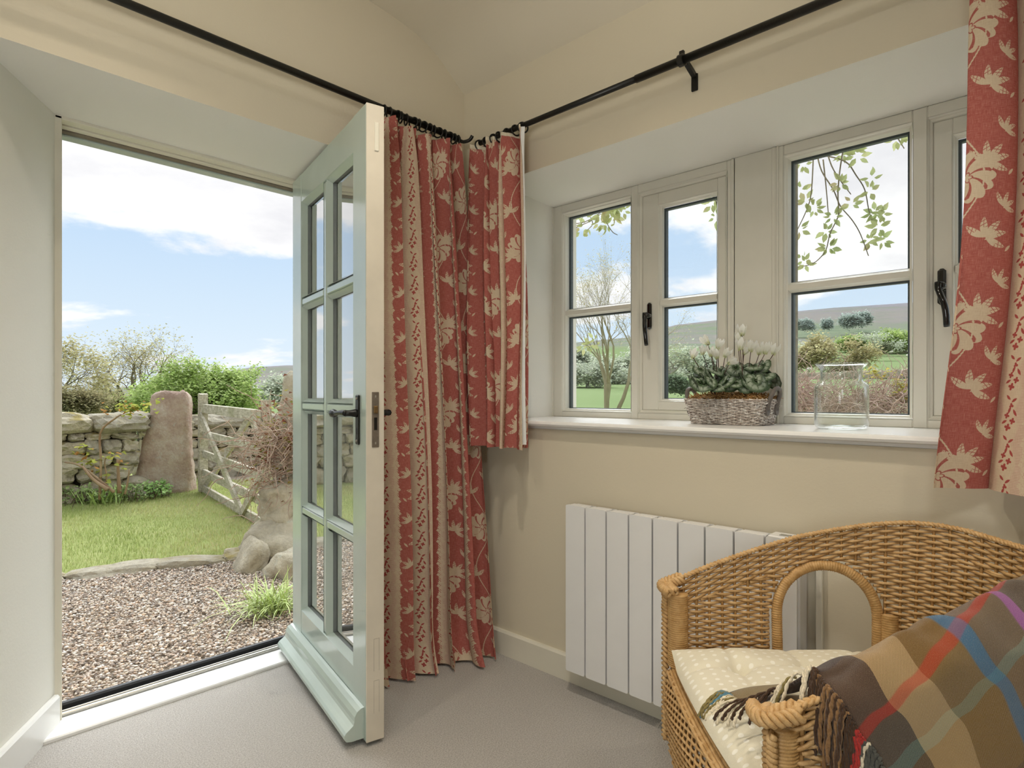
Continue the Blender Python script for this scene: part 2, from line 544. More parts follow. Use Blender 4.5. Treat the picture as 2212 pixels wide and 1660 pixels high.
for (z1, z0) in rows:
    for (ca, cb) in cols:
        pn = obj('pane', MB().add([dp(ca, .0325, z0), dp(cb, .0325, z0), dp(cb, .0325, z1), dp(ca, .0325, z1)], [(0, 1, 2, 3)]), M_DOORPANE, door)
        sp = MB()
        sp.box((ca, .024, z0), (ca + .010, .041, z1), DMAT); sp.box((cb - .010, .024, z0), (cb, .041, z1), DMAT)
        sp.box((ca + .01, .024, z0), (cb - .01, .041, z0 + .010), DMAT); sp.box((ca + .01, .024, z1 - .010), (cb - .01, .041, z1), DMAT)
        obj('spacer', sp, M_DSPACER, pn)
        bd = MB()   # sloping glazing bead on the outside face
        for (p0, p1) in (((ca, z0), (cb, z0)), ((ca, z1), (cb, z1))):
            s = 1 if p0[1] == z0 else -1
            bd.add([dp(p0[0], .004, p0[1]), dp(p1[0], .004, p1[1]), dp(p1[0] - .012, .024, p1[1] + s * .014), dp(p0[0] + .012, .024, p0[1] + s * .014)], [(0, 1, 2, 3)])
        for q in (ca, cb):
            s = 1 if q == ca else -1
            bd.add([dp(q, .004, z0), dp(q, .004, z1), dp(q + s * .014, .024, z1 - .012), dp(q + s * .014, .024, z0 + .012)], [(0, 1, 2, 3)])
        obj('glazing_bead', bd, M_DOOR, pn)
# moulded weather bar along the foot
prof = [(0, .118), (-.010, .116), (-.022, .108), (-.030, .094), (-.031, .080), (-.034, .070), (-.044, .062), (-.056, .054), (-.062, .046), (-.063, .036), (-.056, .026), (-.040, .022), (0, .022)]
wb = MB().prism([(a, b) for a, b in prof], lambda a, b, d: dp(d, a, b), .004, .846)
o = obj('weather_bar', wb, M_DOOR, door)
# leading edge is painted cream
obj('leading_edge', MB().bbox((DW - .001, .0, DZ0), (DW + .004, DT, DZ1), .0015, DMAT), plain('cream_door_edge', '#d8cfbd', .4, .04, 12, .05), door)
obj('edge_plug', MB().bbox((DW + .003, .026, 1.845), (DW + .0075, .040, 1.935), .002, DMAT), M_TRIM, door)
for za in (.10, .23):
    fr = MB()
    for (a, b) in (((.024, za), (.0246, za + .1)), ((.041, za), (.0416, za + .1)), ((.024, za + .1), (.0416, za + .1006))):
        fr.box((DW + .0035, a[0], a[1]), (DW + .0042, b[0], b[1]), DMAT)
    obj('filler_outline', fr, M_BROWN, door)
lk = obj('lock_plate', MB().bbox((DW + .003, .0175, .925), (DW + .0062, .0405, 1.097), .0012, DMAT), M_STEEL, door)
obj('latch_bolt', MB().bbox((DW + .005, .022, 1.030), (DW + .0105, .036, 1.054), .002, DMAT), plain('brass_latch', '#8a7350', .4, .1, 60, metal=.8), lk)
obj('dead_bolt', MB().bbox((DW + .005, .0235, .978), (DW + .0068, .0345, 1.018), .0015, DMAT), M_BLACK, lk)
for zz in (.938, 1.083):
    obj('screw', MB().bbox((DW + .005, .0265, zz - .004), (DW + .0069, .0315, zz + .004), .001, DMAT), M_ALU, lk)
# forged lever handles
def lever(side):
    s = -1 if side == 'out' else 1
    base = 0 if side == 'out' else DT
    hd = obj('door_handle', MB().bbox((.782, base + min(0, s * .006), .930), (.812, base + max(0, s * .006), 1.088), .004, DMAT), M_BLACK, door)
    mb = MB()
    mb.tube([dp(.797, base + s * q, 1.030) for q in (0, .012, .03, .045)], [.013, .013, .010, .010], 10)
    pts = [dp(.800, base + s * .042, 1.030), dp(.770, base + s * .046, 1.032), dp(.735, base + s * .046, 1.030), dp(.70, base + s * .043, 1.027), dp(.675, base + s * .042, 1.027)]
    mb.tube(cr(pts, 4), [.0105 - .0035 * math.sin(math.pi * k / 16) + (.004 if k > 12 else 0) for k in range(17)], 8)
    obj('lever', mb, M_BLACK, hd, True)
    for zz in (.942, 1.076):
        mb = MB(); mb.tube([dp(.797, base + s * .004, zz), dp(.797, base + s * .009, zz)], [.006, .003], 8)
        obj('screw', mb, M_STEEL, hd)
    obj('keyhole', MB().bbox((.795, base + min(s * .005, s * .0068), .962), (.799, base + max(s * .005, s * .0068), .984), .001, DMAT), M_RUBBER, hd)
lever('out'); lever('in')

# ================================================================= windows
XF = 2.22
sill = MB()
prof = [(1.812, .984 - .004), (1.816, .984), (2.235, .986), (2.235, .9525), (1.842, .9525), (1.84, .966), (1.82, .963), (1.812, .966), (1.809, .973)]
sill.prism(prof, lambda a, b, d: (a, d, b), YW0 + .001, YW1 - .001)
sill.prism([(1.812, .980), (1.816, .984), (1.839, .984), (1.839, .964), (1.82, .963), (1.812, .966), (1.809, .973)], lambda a, b, d: (a, d, b), YW1, YW1 + .10)
structure('trim_2', sill, M_WHITE)

def window_unit(idx, y_left, y_mull0, y_mull1, y_right, gl, gr, cl_, cr_, handle):
    """y_left..y_right outer frame; gl..gr fixed glass; cl_..cr_ casement glass (room side view, y falls to the right)"""
    W = empty('window_%d' % idx, (XF, (y_left + y_right) / 2, .985), kind='structure')
    z0, z1 = .985, 1.9695
    def b(name, ya, yb, za, zb, xa, xb, mat=M_FRAME, r=.003, par=W):
        return obj(name, MB().bbox((min(xa, xb), min(ya, yb), za), (max(xa, xb), max(ya, yb), zb), r), mat, par)
    x0, x1 = XF, XF + .085
    b('frame_jamb', y_left, gl + .012, z0, z1, x0, x1)
    b('frame_jamb', cr_ - .045, y_right, z0, z1, x0, x1)
    b('frame_mullion', gr - .012, y_mull1, z0, z1, x0, x1)
    for (ya, yb, nm) in ((gl + .012, gr - .012, 'f'), (y_mull1, cr_ - .045, 'c')):
        b('frame_head', ya, yb, 1.932, z1, x0, x1)
        b('frame_sill', ya, yb, z0, 1.012, x0, x1)
    # fixed light: moulded bead, bar, panes
    def bead(ya, yb, za, zb, wd, dep, par=W, xo=0.0, name='moulding'):
        prof = [(0, 0), (.004, wd * .25), (.010, wd * .4), (.014, wd * .8), (dep, wd)]
        for kind in range(4):
            mb = MB()
            for k in range(len(prof) - 1):
                (d0, w0), (d1, w1) = prof[k], prof[k + 1]
                def ring(w, d):
                    return [(XF + xo + d, ya - w, za + w), (XF + xo + d, yb + w, za + w), (XF + xo + d, yb + w, zb - w), (XF + xo + d, ya - w, zb - w)]
                A, B = ring(w0, d0), ring(w1, d1)
                i, j = kind, (kind + 1) % 4
                mb.add([A[i], A[j], B[j], B[i]], [(0, 1, 2, 3)])
            obj(name, mb, M_FRAME, par)
    bead(gl + .012, gr - .012, 1.012, 1.932, .0125, .034)
    def light(ya, yb, za, zb, par, xg):
        for (p, q) in ((1.4845, zb), (za, 1.4515)):
            pn = obj('pane', MB().add([(XF + xg, yb, p), (XF + xg, ya, p), (XF + xg, ya, q), (XF + xg, yb, q)], [(0, 1, 2, 3)]), M_PANE, par)
            sp = MB(); tk = .008
            sp.box((XF + xg - .003, ya - tk, p), (XF + xg + .016, ya, q)); sp.box((XF + xg - .003, yb, p), (XF + xg + .016, yb + tk, q))
            sp.box((XF + xg - .003, yb + tk, p), (XF + xg + .016, ya - tk, p + .004)); sp.box((XF + xg - .003, yb + tk, q - tk), (XF + xg + .016, ya - tk, q))
            obj('spacer', sp, M_SPACER, pn)
        mb = MB().prism([(xg - .030, 1.458), (xg - .030, 1.476), (xg - .018, 1.480), (xg - .010, 1.486), (xg + .02, 1.486), (xg + .02, 1.450), (xg - .010, 1.450), (xg - .018, 1.455)],
                        lambda a, b, d: (XF + a, d, b), yb - .004, ya + .004)
        obj('glazing_bar', mb, M_FRAME, par)
    light(gl, gr, 1.0235, 1.920, W, .044)
    # opening casement
    bead(y_mull1, cr_ - .045, 1.012, 1.932, .0125, .022)
    ya, yb, za, zb = y_mull1 - .0125, cr_ - .045 + .0125, 1.0245, 1.9195
    c = obj('casement', MB().bbox((XF + .018, cl_, za), (XF + .07, ya, zb), .002), M_FRAME, W)
    mb = MB(); mb.bbox((XF + .018, yb, za), (XF + .07, cr_, zb), .002); mb.bbox((XF + .018, cr_, 1.870), (XF + .07, cl_, zb), .002); mb.bbox((XF + .018, cr_, za), (XF + .07, cl_, 1.060), .002)
    obj('casement_rail', mb, M_FRAME, c)
    bead(cl_, cr_, 1.060, 1.870, .011, .026, c, .018, 'casement_moulding')
    light(cl_ - .010, cr_ + .010, 1.070, 1.860, c, .052)
    # cockspur handle
    yh = (ya + cl_) / 2 + .002
    hp = obj('window_handle', MB().bbox((XF + .004, yh - .011, 1.360), (XF + .019, yh + .011, 1.470), .007), M_BLACKG, W)
    mb = MB(); X = XF
    mb.tube([(X + .006, yh, 1.415), (X - .012, yh, 1.415), (X - .020, yh, 1.413)], [.014, .014, .011], 12)
    sgn = handle
    pts = [(X - .014, yh + .004, 1.425), (X - .018, yh + .004, 1.405), (X - .028, yh - .004 * sgn, 1.380), (X - .031, yh - .012 * sgn, 1.355), (X - .028, yh - .016 * sgn, 1.325), (X - .022, yh - .017 * sgn, 1.290)]
    mb.tube(cr(pts, 4), [.0115, .0115, .011, .0105, .010] + [.0088] * 15 + [.008], 10)
    obj('lever', mb, M_BLACKG, hp, True)
    mb = MB(); mb.tube([(X - .019, yh + .003, 1.418), (X - .0235, yh + .003, 1.418)], .0058, 12)
    obj('key_lock', mb, M_ALU, hp, True)
    # staff beads around the unit
    mb = MB(); mb.bbox((XF - .006, y_right - .006, z0), (XF + .002, y_right + .006, z1), .003); mb.bbox((XF - .006, y_left - .004, z0), (XF + .002, y_left + .004, z1), .002)
    obj('staff_bead', mb, M_FRAME, W)
    return W
window_unit(1, 1.834, 1.42, 1.374, .966, 1.770, 1.420, 1.288, 1.033, .4)
window_unit(2, .802, .403, .357, -.065, .770, .408, .297, .015, 1)
pm = MB(); pm.bbox((XF - .004, .812, .985), (XF + .09, .958, 1.970), .003); pm.bbox((XF - .009, .806, .985), (XF + .01, .822, 1.97), .004)
structure('trim_3', pm, M_FRAME)
# stone head/outside cheeks seen through the glass edges
pm = MB(); pm.box((2.31, .80, .9), (2.42, .97, 1.97))
structure('trim_4', pm, plain('weathered_gritstone_mullion', '#8b8573', .9, .2, 30, .4))
# ================================================================= curtain fabric (printed linen)
def curtain_fabric():
    m, g = material('red_printed_linen')
    u, v = g.uv()
    PU, PV = .375, .340
    # slight wobble so print does not look ruled
    wob = g.noise(g.comb(u, v), 9, 2)
    uu = u + (wob - .5) * .006
    vv = v + (g.noise(g.comb(v, u), 7, 2) - .5) * .006
    a = g.m('FLOORED_MODULO', uu, PU)
    b = g.m('FLOORED_MODULO', vv + g.m('FLOOR', uu / PU) * .127, PV)
    AA = .0012
    def flower(cu, cv, R, n, amp, rot=0.0, du=None, dv=None):
        x = (a if du is None else du) - cu; y = (b if dv is None else dv) - cv
        r = g.m('SQRT', x * x + y * y)
        an = g.m('ARCTAN2', y, x)
        pet = g.m('ABSOLUTE', g.m('COSINE', an * (n / 2) + rot))
        return (pet * (R * amp) + R * (1 - amp)) - r, r, an
    def leaf(cu, cv, L, W, ang, du=None, dv=None, vein=True):
        x = (a if du is None else du) - cu; y = (b if dv is None else dv) - cv
        c, s = math.cos(ang), math.sin(ang)
        p = x * c + y * s; q = y * c - x * s
        q = q + p * p * (6.0 if ang > 0 else -6.0)
        body = (1.0 - (p * p) / (L * L)) * W - g.m('ABSOLUTE', q)
        if vein:
            vn = g.m('ABSOLUTE', g.m('SINE', p * (9.5 / L) + q * 160)) * .0024 - .0008
            vn = g.m('MINIMUM', vn, g.m('ABSOLUTE', q) - .0006)
            body = g.m('MINIMUM', body, vn + g.m('MAXIMUM', p * -1.0 + L * .1, 0.0) * .4)
        return body
    on = lambda d: g.smooth(d, -AA * .5, AA * .5)
    els = []
    # serrated peony with folded petals
    f1, r1, a1 = flower(.222, .085, .058, 13, .16)
    pet = g.m('ABSOLUTE', g.m('SINE', a1 * 3.5 + r1 * 46))
    f1 = g.m('MINIMUM', f1, pet * .009 - .0030 + g.m('MAXIMUM', r1 - .047, 0.0))
    core = flower(.222, .085, .015, 5, .4)[0]
    els.append(g.m('MINIMUM', f1, core * -1.0 + .002)); els.append(core - .005)
    st = g.m('ABSOLUTE', a - (g.m('SINE', b * (2 * math.pi / PV)) * .034 + .222))
    els.append(g.m('SINE', b * 900) * .0005 + .0018 - st)
    # leaf sprays, mirrored either side of the stem and repeated twice per tile
    am = g.m('ABSOLUTE', a - .222) + .222
    bh = g.m('FLOORED_MODULO', b + g.m('MULTIPLY', g.m('GREATER_THAN', a, .222), .105), PV * .5)
    def fan(cu, cv, L, W, angs):
        for an in angs:
            c_, s_ = math.cos(an), math.sin(an)
            els.append(leaf(cu + L * .95 * c_, cv + L * .95 * s_, L, W, an if an < math.pi else an - math.pi, am, bh, vein=L > .012))
    fan(.262, .050, .025, .0075, (.35, 1.0, 1.7, 2.5, -.5))
    fan(.296, .118, .019, .0055, (-.25, .5, 1.25, 2.0))
    els.append(leaf(.315, .028, .010, .0035, .8, am, bh, False))
    white = els[0]
    for e in els[1:]: white = g.m('MAXIMUM', white, e)
    # cream stripe between two flowered garlands
    sw = .100
    inside = g.m('MINIMUM', a, sw - a)                      # > 0 within the stripe
    scal = g.m('ABSOLUTE', g.m('SINE', b * (math.pi / .045))) * .008
    stripe = inside + scal - .002
    gv = g.m('FLOORED_MODULO', vv, .045)
    ge = g.m('MINIMUM', g.m('ABSOLUTE', a), g.m('MINIMUM', g.m('ABSOLUTE', a - sw), g.m('ABSOLUTE', a - PU)))
    gar = None
    for (cu, cv, R) in ((.000, .012, .0075), (.009, .021, .0065), (.004, .033, .007)):
        fl = flower(cu, cv, R, 4, .35, .3, ge, gv)[0]
        gar = fl if gar is None else g.m('MAXIMUM', gar, fl)
    braid = g.m('SINE', b * 700 + a * 900)
    # red sprigs running down the stripe
    sv = g.m('FLOORED_MODULO', vv, .090)
    spr = None
    for (cu, cv, R, n) in ((.050, .012, .0085, 4), (.061, .026, .0075, 4), (.046, .038, .007, 4), (.056, .060, .006, 3)):
        fl = flower(cu, cv, R, n, .55, .5, a, sv)[0]
        spr = fl if spr is None else g.m('MAXIMUM', spr, fl)
    for (cu, cv, L, W, an) in ((.040, .024, .008, .003, .5), (.066, .044, .009, .003, 2.1), (.052, .050, .009, .003, 1.2), (.062, .072, .008, .003, .6), (.046, .078, .008, .003, 2.4)):
        spr = g.m('MAXIMUM', spr, leaf(cu, cv, L, W, an, a, sv, False))
    # pink hatching towards the stripe's edges
    hat = g.smooth(g.m('SINE', v * (2 * math.pi / .0034) + wob * 6), -.2, .4)
    hz = g.smooth(g.m('ABSOLUTE', a - sw / 2) + g.m('SINE', b * (2 * math.pi / .09)) * .006, .018, .026)
    # colours with linen slubs
    s1 = g.noise(g.comb(u * 60, v * 900), 1, 3, .6); s2 = g.noise(g.comb(u * 900, v * 60), 1, 3, .6)
    slub = (s1 + s2) * .5
    red = g.ramp(slub, [(.32, lin('#9f554c')), (.5, lin('#b5675d')), (.68, lin('#cb9086'))])
    crm = g.ramp(slub, [(.32, lin('#cfb899')), (.68, lin('#e4d3b9'))])
    pink = g.ramp(slub, [(.32, lin('#c08f82')), (.68, lin('#d6aca0'))])
    strc = g.mix(g.m('MULTIPLY', hat, hz) * .75, crm, pink)
    strc = g.mix(on(spr), strc, lin('#b05550'))
    base = g.mix(on(white), red, crm)
    col = g.mix(on(stripe), base, strc)
    gcol = g.mix(g.smooth(braid, .55, .8), crm, red)
    gband = on(.0085 - ge + scal * .4)
    col = g.mix(gband * .0, col, gcol)
    col = g.mix(on(g.m('MINIMUM', .0050 - g.m('ABSOLUTE', ge - .003), braid * .01 + .004)), col, crm)
    col = g.mix(on(gar), col, crm)
    fine = g.bump(slub, .35, .0015)
    df_ = g.n.new('ShaderNodeBsdfDiffuse'); g.put(df_.inputs[0], col); g.put(df_.inputs['Normal'], fine)
    tl = g.n.new('ShaderNodeBsdfTranslucent'); g.put(tl.inputs[0], col)
    mx = g.n.new('ShaderNodeMixShader'); mx.inputs[0].default_value = .10
    g.l.new(df_.outputs[0], mx.inputs[1]); g.l.new(tl.outputs[0], mx.inputs[2])
    g.out(mx.outputs[0])
    return m
M_CURTAIN = curtain_fabric()
M_LINING = plain('white_curtain_lining', '#e9e8e4', .9, .03, 30)
M_TAPE = plain('cream_heading_tape', '#d8cdb4', .9, .05, 60, .2)

def ss(x, a, b):
    t = min(1, max(0, (x - a) / (b - a))); return t * t * (3 - 2 * t)

def curtain(name, label, ptop, pbot, ztop, zbot, folds, amp_t, amp_b, nrm, seed, u0, nu=320, nv=150, puddle=0.0, lining=None, tape=0.0, omega=.012, flare=1.0):
    """folds: list of (s, width weight); fold phases come from their cumulative weights"""
    rnd = random.Random(seed)
    ks = [0.0]
    for wgt in folds: ks.append(ks[-1] + wgt)
    tot = ks[-1]; ks = [k / tot for k in ks]
    amps = [rnd.uniform(.75, 1.15) for _ in range(len(folds) + 1)]
    ph = [rnd.uniform(0, 6.3) for _ in range(6)]
    nrm = Vector((*nrm, 0)).normalized()
    def P(s, q):      # q: 0 top .. 1 bottom
        a = Vector((*ptop[0], 0)).lerp(Vector((*ptop[1], 0)), s)
        b = Vector((*pbot[0], 0)).lerp(Vector((*pbot[1], 0)), s)
        e = (ss(q, 0, 1) * .55 + q * .45) ** flare
        base = a.lerp(b, e)
        i = max(j for j in range(len(folds)) if ks[j] <= s + 1e-9)
        f = (s - ks[i]) / (ks[i + 1] - ks[i])
        phi = 2 * math.pi * f
        am = (amps[i] * (1 - f) + amps[i + 1] * f) * (amp_t + (amp_b - amp_t) * ss(q, .05, .9))
        wav = math.cos(phi + .5 * math.sin(q * 2.2 + ph[0] + i)) - .25 * math.cos(2 * phi + ph[1] + i)
        head = math.exp(-q * 14)
        fine = math.cos(2 * math.pi * s * len(folds) * 3 + ph[2]) * .006 * head
        tang = (Vector((*pbot[1], 0)) - Vector((*pbot[0], 0))).normalized()
        p = base + nrm * (am * wav * (1 - .45 * head) + fine) + tang * (-omega * math.sin(2 * phi) * (1 - head))
        p += nrm * (.006 * math.sin(7 * q + ph[3] + 5 * s))
        z = ztop + (zbot(s) - ztop) * q if callable(zbot) else ztop + (zbot - ztop) * q
        z += .006 * math.sin(9 * s + ph[4]) * (1 - q) + .003 * math.cos(phi) * (1 - q)
        if puddle and q > .9:
            k = (q - .9) / .1
            p += nrm * (puddle * k * k * (1 + .6 * math.sin(6.3 * s * 2.3 + ph[5])))
        p.z = z
        return p
    # fabric length along the middle height
    L = [0.0]; prev = P(0, .5)
    for i in range(1, nu):
        c = P(i / (nu - 1), .5); L.append(L[-1] + (c - prev).length); prev = c
    mb = MB(); uvs = []
    H_ = ztop - (zbot(.5) if callable(zbot) else zbot)
    mb.grid(lambda i, j: P(i / (nu - 1), j / (nv - 1)), nu, nv)
    for j in range(nv):
        for i in range(nu):
            uvs.append((u0 + L[i], 3.0 - j / (nv - 1) * H_))
    p0 = P(.5, 1)
    root = empty(name, (p0.x, p0.y, p0.z), label, 'curtain')
    obj('fabric', mb, M_CURTAIN, root, True, uvs)
    if tape:
        tb = MB(); tb.grid(lambda i, j: P(i / (nu - 1), 0) + nrm * .0025 + Vector((0, 0, .009 - j * tape)), nu, 2)
        obj('heading_tape', tb, M_TAPE, root, True)
    if lining:
        lb = MB(); dd = (Vector((*ptop[1], 0)) - Vector((*ptop[0], 0))).normalized()
        lb.grid(lambda i, j: P(1 - .03 * (1 - min(1, i)), j / 39 * .985) + dd * (lining * max(0, i - 1)) - nrm * .004 * i, 4, 40)
        obj('lining', lb, M_LINING, root, True)
    return root

curtain('curtain', 'long red and cream floral curtain reaching the floor behind the open door',
        ((1.29, 1.925), (1.705, 1.925)), ((1.320, 1.950), (1.750, 1.830)), 2.132, lambda s: .012 - .0 * s,
        [1.1, 1.35, 1.0, 1.3, 1.0], .040, .064, (0, -1), 3, -.13, 400, 170, puddle=.030, omega=.023)
curtain('curtain', 'short red floral curtain bunched in the corner left of the window',
        ((1.742, 1.862), (1.752, 1.590)), ((1.738, 1.835), (1.752, 1.572)), 2.118, .878,
        [1.2, 1.0, 1.3], .040, .046, (-1, 0), 11, .27, 300, 130, lining=.005, tape=.014, omega=.024)
curtain('curtain', 'short red floral curtain at the right edge of the window',
        ((1.752, .196), (1.752, -.20)), ((1.745, .262), (1.752, -.22)), 2.114, .870,
        [1.5, 1.1, 1.3], .046, .054, (-1, 0), 5, .215, 320, 150, tape=.014, omega=.020, flare=3.2)

# ================================================================= curtain poles
def pole(name, label, a, b, rad, axis):
    mid = (Vector(a) + Vector(b)) / 2
    r = empty(name, mid, label, 'curtain pole')
    mb = MB().tube([a, b], rad, 16)
    obj('rod', mb, M_BLACK, r, True)
    return r
RAz, RBz = 2.162, 2.135
pA = pole('curtain_pole', 'black metal curtain pole above the garden door', (-.9, 1.925, RAz + .012), (1.71, 1.925, RAz), .0125, 'x')
mb = MB().tube(cr([(1.70, 1.925, RAz), (1.73, 1.922, RAz - .004), (1.752, 1.905, RAz + .006), (1.757, 1.893, RAz + .022)], 4), .0075, 8)
obj('end_hook', mb, M_BLACK, pA, True)
pB = pole('curtain_pole', 'black metal curtain pole above the window', (1.75, 1.84, RBz), (1.75, 1.06, RBz), .0105, 'y')
obj('rod_sleeve', MB().tube([(1.75, 1.09, RBz), (1.75, -1.0, RBz)], .0130, 16), M_BLACK, pB, True)
def bracket(y, par):
    b = MB()
    b.bbox((1.832, y - .011, 2.070), (1.8395, y + .011, 2.125), .002)
    b.add([(1.836, y - .007, 2.125), (1.836, y + .007, 2.125), (1.830, y + .007, 2.112), (1.830, y - .007, 2.112),
           (1.772, y - .007, 2.150), (1.772, y + .007, 2.150), (1.766, y + .007, 2.138), (1.766, y - .007, 2.138)],
          [(0, 1, 5, 4), (3, 2, 6, 7), (0, 3, 7, 4), (1, 2, 6, 5), (0, 1, 2, 3), (4, 5, 6, 7)])
    o = obj('bracket', b, M_BLACK, par)
    c = MB().tube([(1.75, y - .009, RBz), (1.75, y + .009, RBz)], .0185, 16)
    c.bbox((1.745, y - .008, RBz + .010), (1.757, y + .008, RBz + .030), .002)
    obj('clamp', c, M_BLACK, o)
bracket(.925, pB)
ring = MB().tube([(0, .020 * math.cos(k * math.pi / 9), .020 * math.sin(k * math.pi / 9)) for k in range(18)], .0032, 6, closed=True)
ring_me = mesh_of('ring', ring, M_BLACK, True)
rr = random.Random(4)
for k in range(15):
    inst('ring', ring_me, pA, (1.335 + k * .0262 + rr.uniform(-.006, .006), 1.925, RAz - .006), (rr.uniform(-.2, .2), 0, rr.uniform(-.5, .5)))
for k in range(7):
    inst('ring', ring_me, pB, (1.75, 1.60 + k * .040 + rr.uniform(-.006, .006), RBz - .008), (rr.uniform(-.2, .2), 0, math.pi / 2 + rr.uniform(-.6, .6)))

# ================================================================= radiator
M_RAD = plain('white_powder_coat', '#e9e8e6', .32, .012, 10, .02)
M_RADIN = plain('radiator_inner_fins', '#b9bdbd', .5, .05, 20)
rad = empty('radiator', (1.785, .98, .085), 'white electric panel radiator with nine vertical fins below the window', 'radiator')
RY0, RY1, RZ0, RZ1, RXF = 1.388, .578, .085, .688, 1.752
pw = (RY0 - RY1) / 9
pm_ = MB()
def rrect(w, h, r, n=3):
    o = []
    for (cx_, cz_, a0) in ((w / 2 - r, h / 2 - r, 0), (-w / 2 + r, h / 2 - r, 90), (-w / 2 + r, -h / 2 + r, 180), (w / 2 - r, -h / 2 + r, 270)):
        for k in range(n + 1):
            an = math.radians(a0 + 90 * k / n); o.append((cx_ + r * math.cos(an), cz_ + r * math.sin(an)))
    return o
pm_.prism(rrect(pw - .006, RZ1 - RZ0, .006), lambda a, b, d: (d, a, b), -.004, .008)
pm_me = mesh_of('front_panel', pm_, M_RAD)
fin = MB()
for (xa, xb) in ((.012, .016), (.046, .050)):
    fin.box((xa, -pw * .38, -.29), (xb, pw * .38, .292))
fin.box((.006, -pw * .06, -.29), (.052, pw * .04, .290))
fin.box((.006, -pw * .44, -.29), (.052, -pw * .40, .288)); fin.box((.016, pw * .36, -.29), (.070, pw * .40, .288))
fin.bbox((.020, -pw * .44, .270), (.044, pw * .44, .2935), .002)
fin.box((.066, -pw * .46, -.27), (.070, pw * .46, .289))
fin_me = mesh_of('convector_fin', fin, M_RAD)
for k in range(9):
    yc = RY0 - pw * (k + .5)
    inst('front_panel', pm_me, rad, (RXF, yc, (RZ0 + RZ1) / 2))
    if k < 8:
        inst('convector_fin', fin_me, rad, (RXF, yc, (RZ0 + RZ1) / 2 + .006))
cb = MB().bbox((RXF + .006, RY1 - .002, RZ0 + .01), (RXF + .066, RY1 + pw - .004, RZ1 + .002), .003)
cbo = obj('control_box', cb, M_RAD, rad)
obj('display', MB().bbox((RXF + .022, RY1 + .030, RZ1 + .0015), (RXF + .040, RY1 + .060, RZ1 + .0035), .001), plain('grey_lcd', '#8f8f88', .25, .05, 40), cbo)
cable = MB().bbox((XB - .018, RY1 - .040, .0), (XB - .001, RY1 - .022, .66), .002)
tr5 = structure('trim_5', cable, M_TRIM)
# ================================================================= wicker armchair
def cane(name, lo, hi):
    m, g = material(name)
    p = g.coord()
    n = g.noise(p, 55, 4, .6); f = g.noise(p, 600, 2)
    c = g.ramp(n * .7 + f * .3, [(.32, lin(lo)), (.68, lin(hi))])
    g.out(g.bsdf(c, .42, g.bump(f, .15, .001), spec=.4))
    return m
M_CANE = cane('honey_cane', '#b08650', '#dcb884')
M_WRAP = cane('wrapped_cane', '#ab8149', '#d2ab74')
M_STAKE = cane('shaded_cane_stake', '#96703f', '#bf965f')
M_POLE = cane('rattan_pole', '#b08250', '#cba06a')

CA, CB = Vector((1.364, .750)), Vector((.911, .332))
CM = (CA + CB) / 2
EU = (CB - CA).normalized(); EW = Vector((-EU.y, EU.x))
if EW.x < 0: EW = -EW
def cl(u, w, z): return Vector((CM.x + u * EU.x + w * EW.x, CM.y + u * EU.y + w * EW.y, z))
HALF, DEEP = .318, .64
def shape(ph):
    c, s = math.cos(ph), math.sin(ph)
    return -HALF * math.copysign(abs(c) ** (2 / 3.0), c), DEEP * abs(s) ** (2 / 3.0)
# arc-length table of the plan curve
_N = 2400; _tab = []; _acc = 0; _pu, _pw = shape(0)
for k in range(_N + 1):
    u_, w_ = shape(math.pi * k / _N)
    _acc += math.hypot(u_ - _pu, w_ - _pw); _pu, _pw = u_, w_
    _tab.append((_acc, u_, w_))
ALEN = _acc
_arcs = np.array([t[0] for t in _tab]); _us = np.array([t[1] for t in _tab]); _ws = np.array([t[2] for t in _tab])
def plan(a): return float(np.interp(a, _arcs, _us)), float(np.interp(a, _arcs, _ws))
_rw = [0, .10, .20, .31, .40, .477, .536, .58, .614, .64]; _rz = [.620, .662, .698, .735, .757, .775, .785, .787, .784, .776]
def rimz(a):
    u_, w_ = plan(a); return float(np.interp(w_, _rw, _rz))
def shell(a, z, off=0.0):
    """off > 0 moves outwards"""
    u_, w_ = plan(a)
    e = .004
    u2, w2 = plan(min(ALEN, a + e)); u1, w1 = plan(max(0, a - e))
    tx, ty = u2 - u1, w2 - w1; L = math.hypot(tx, ty) or 1
    nx, ny = -ty / L, tx / L
    k = .945 + .055 * min(1, max(0, (z - .40) / .34))
    cu_, cw_ = 0, .25
    return cl(cu_ + (u_ - cu_) * k + nx * off, cw_ + (w_ - cw_) * (k if w_ > .25 else 1) + ny * off, z)
AC = None
for k in range(_N):
    if _tab[k][2] > .372: AC = _tab[k][0]; break
def in_arch(a, z, grow=0.0):
    hw, zs, hh = .116 + grow, .555, .118 + grow
    for c in (AC, ALEN - AC):
        d = abs(a - c)
        if d < hw and (z < zs or ((z - zs) / hh) ** 2 + (d / hw) ** 2 < 1): return True
    return False

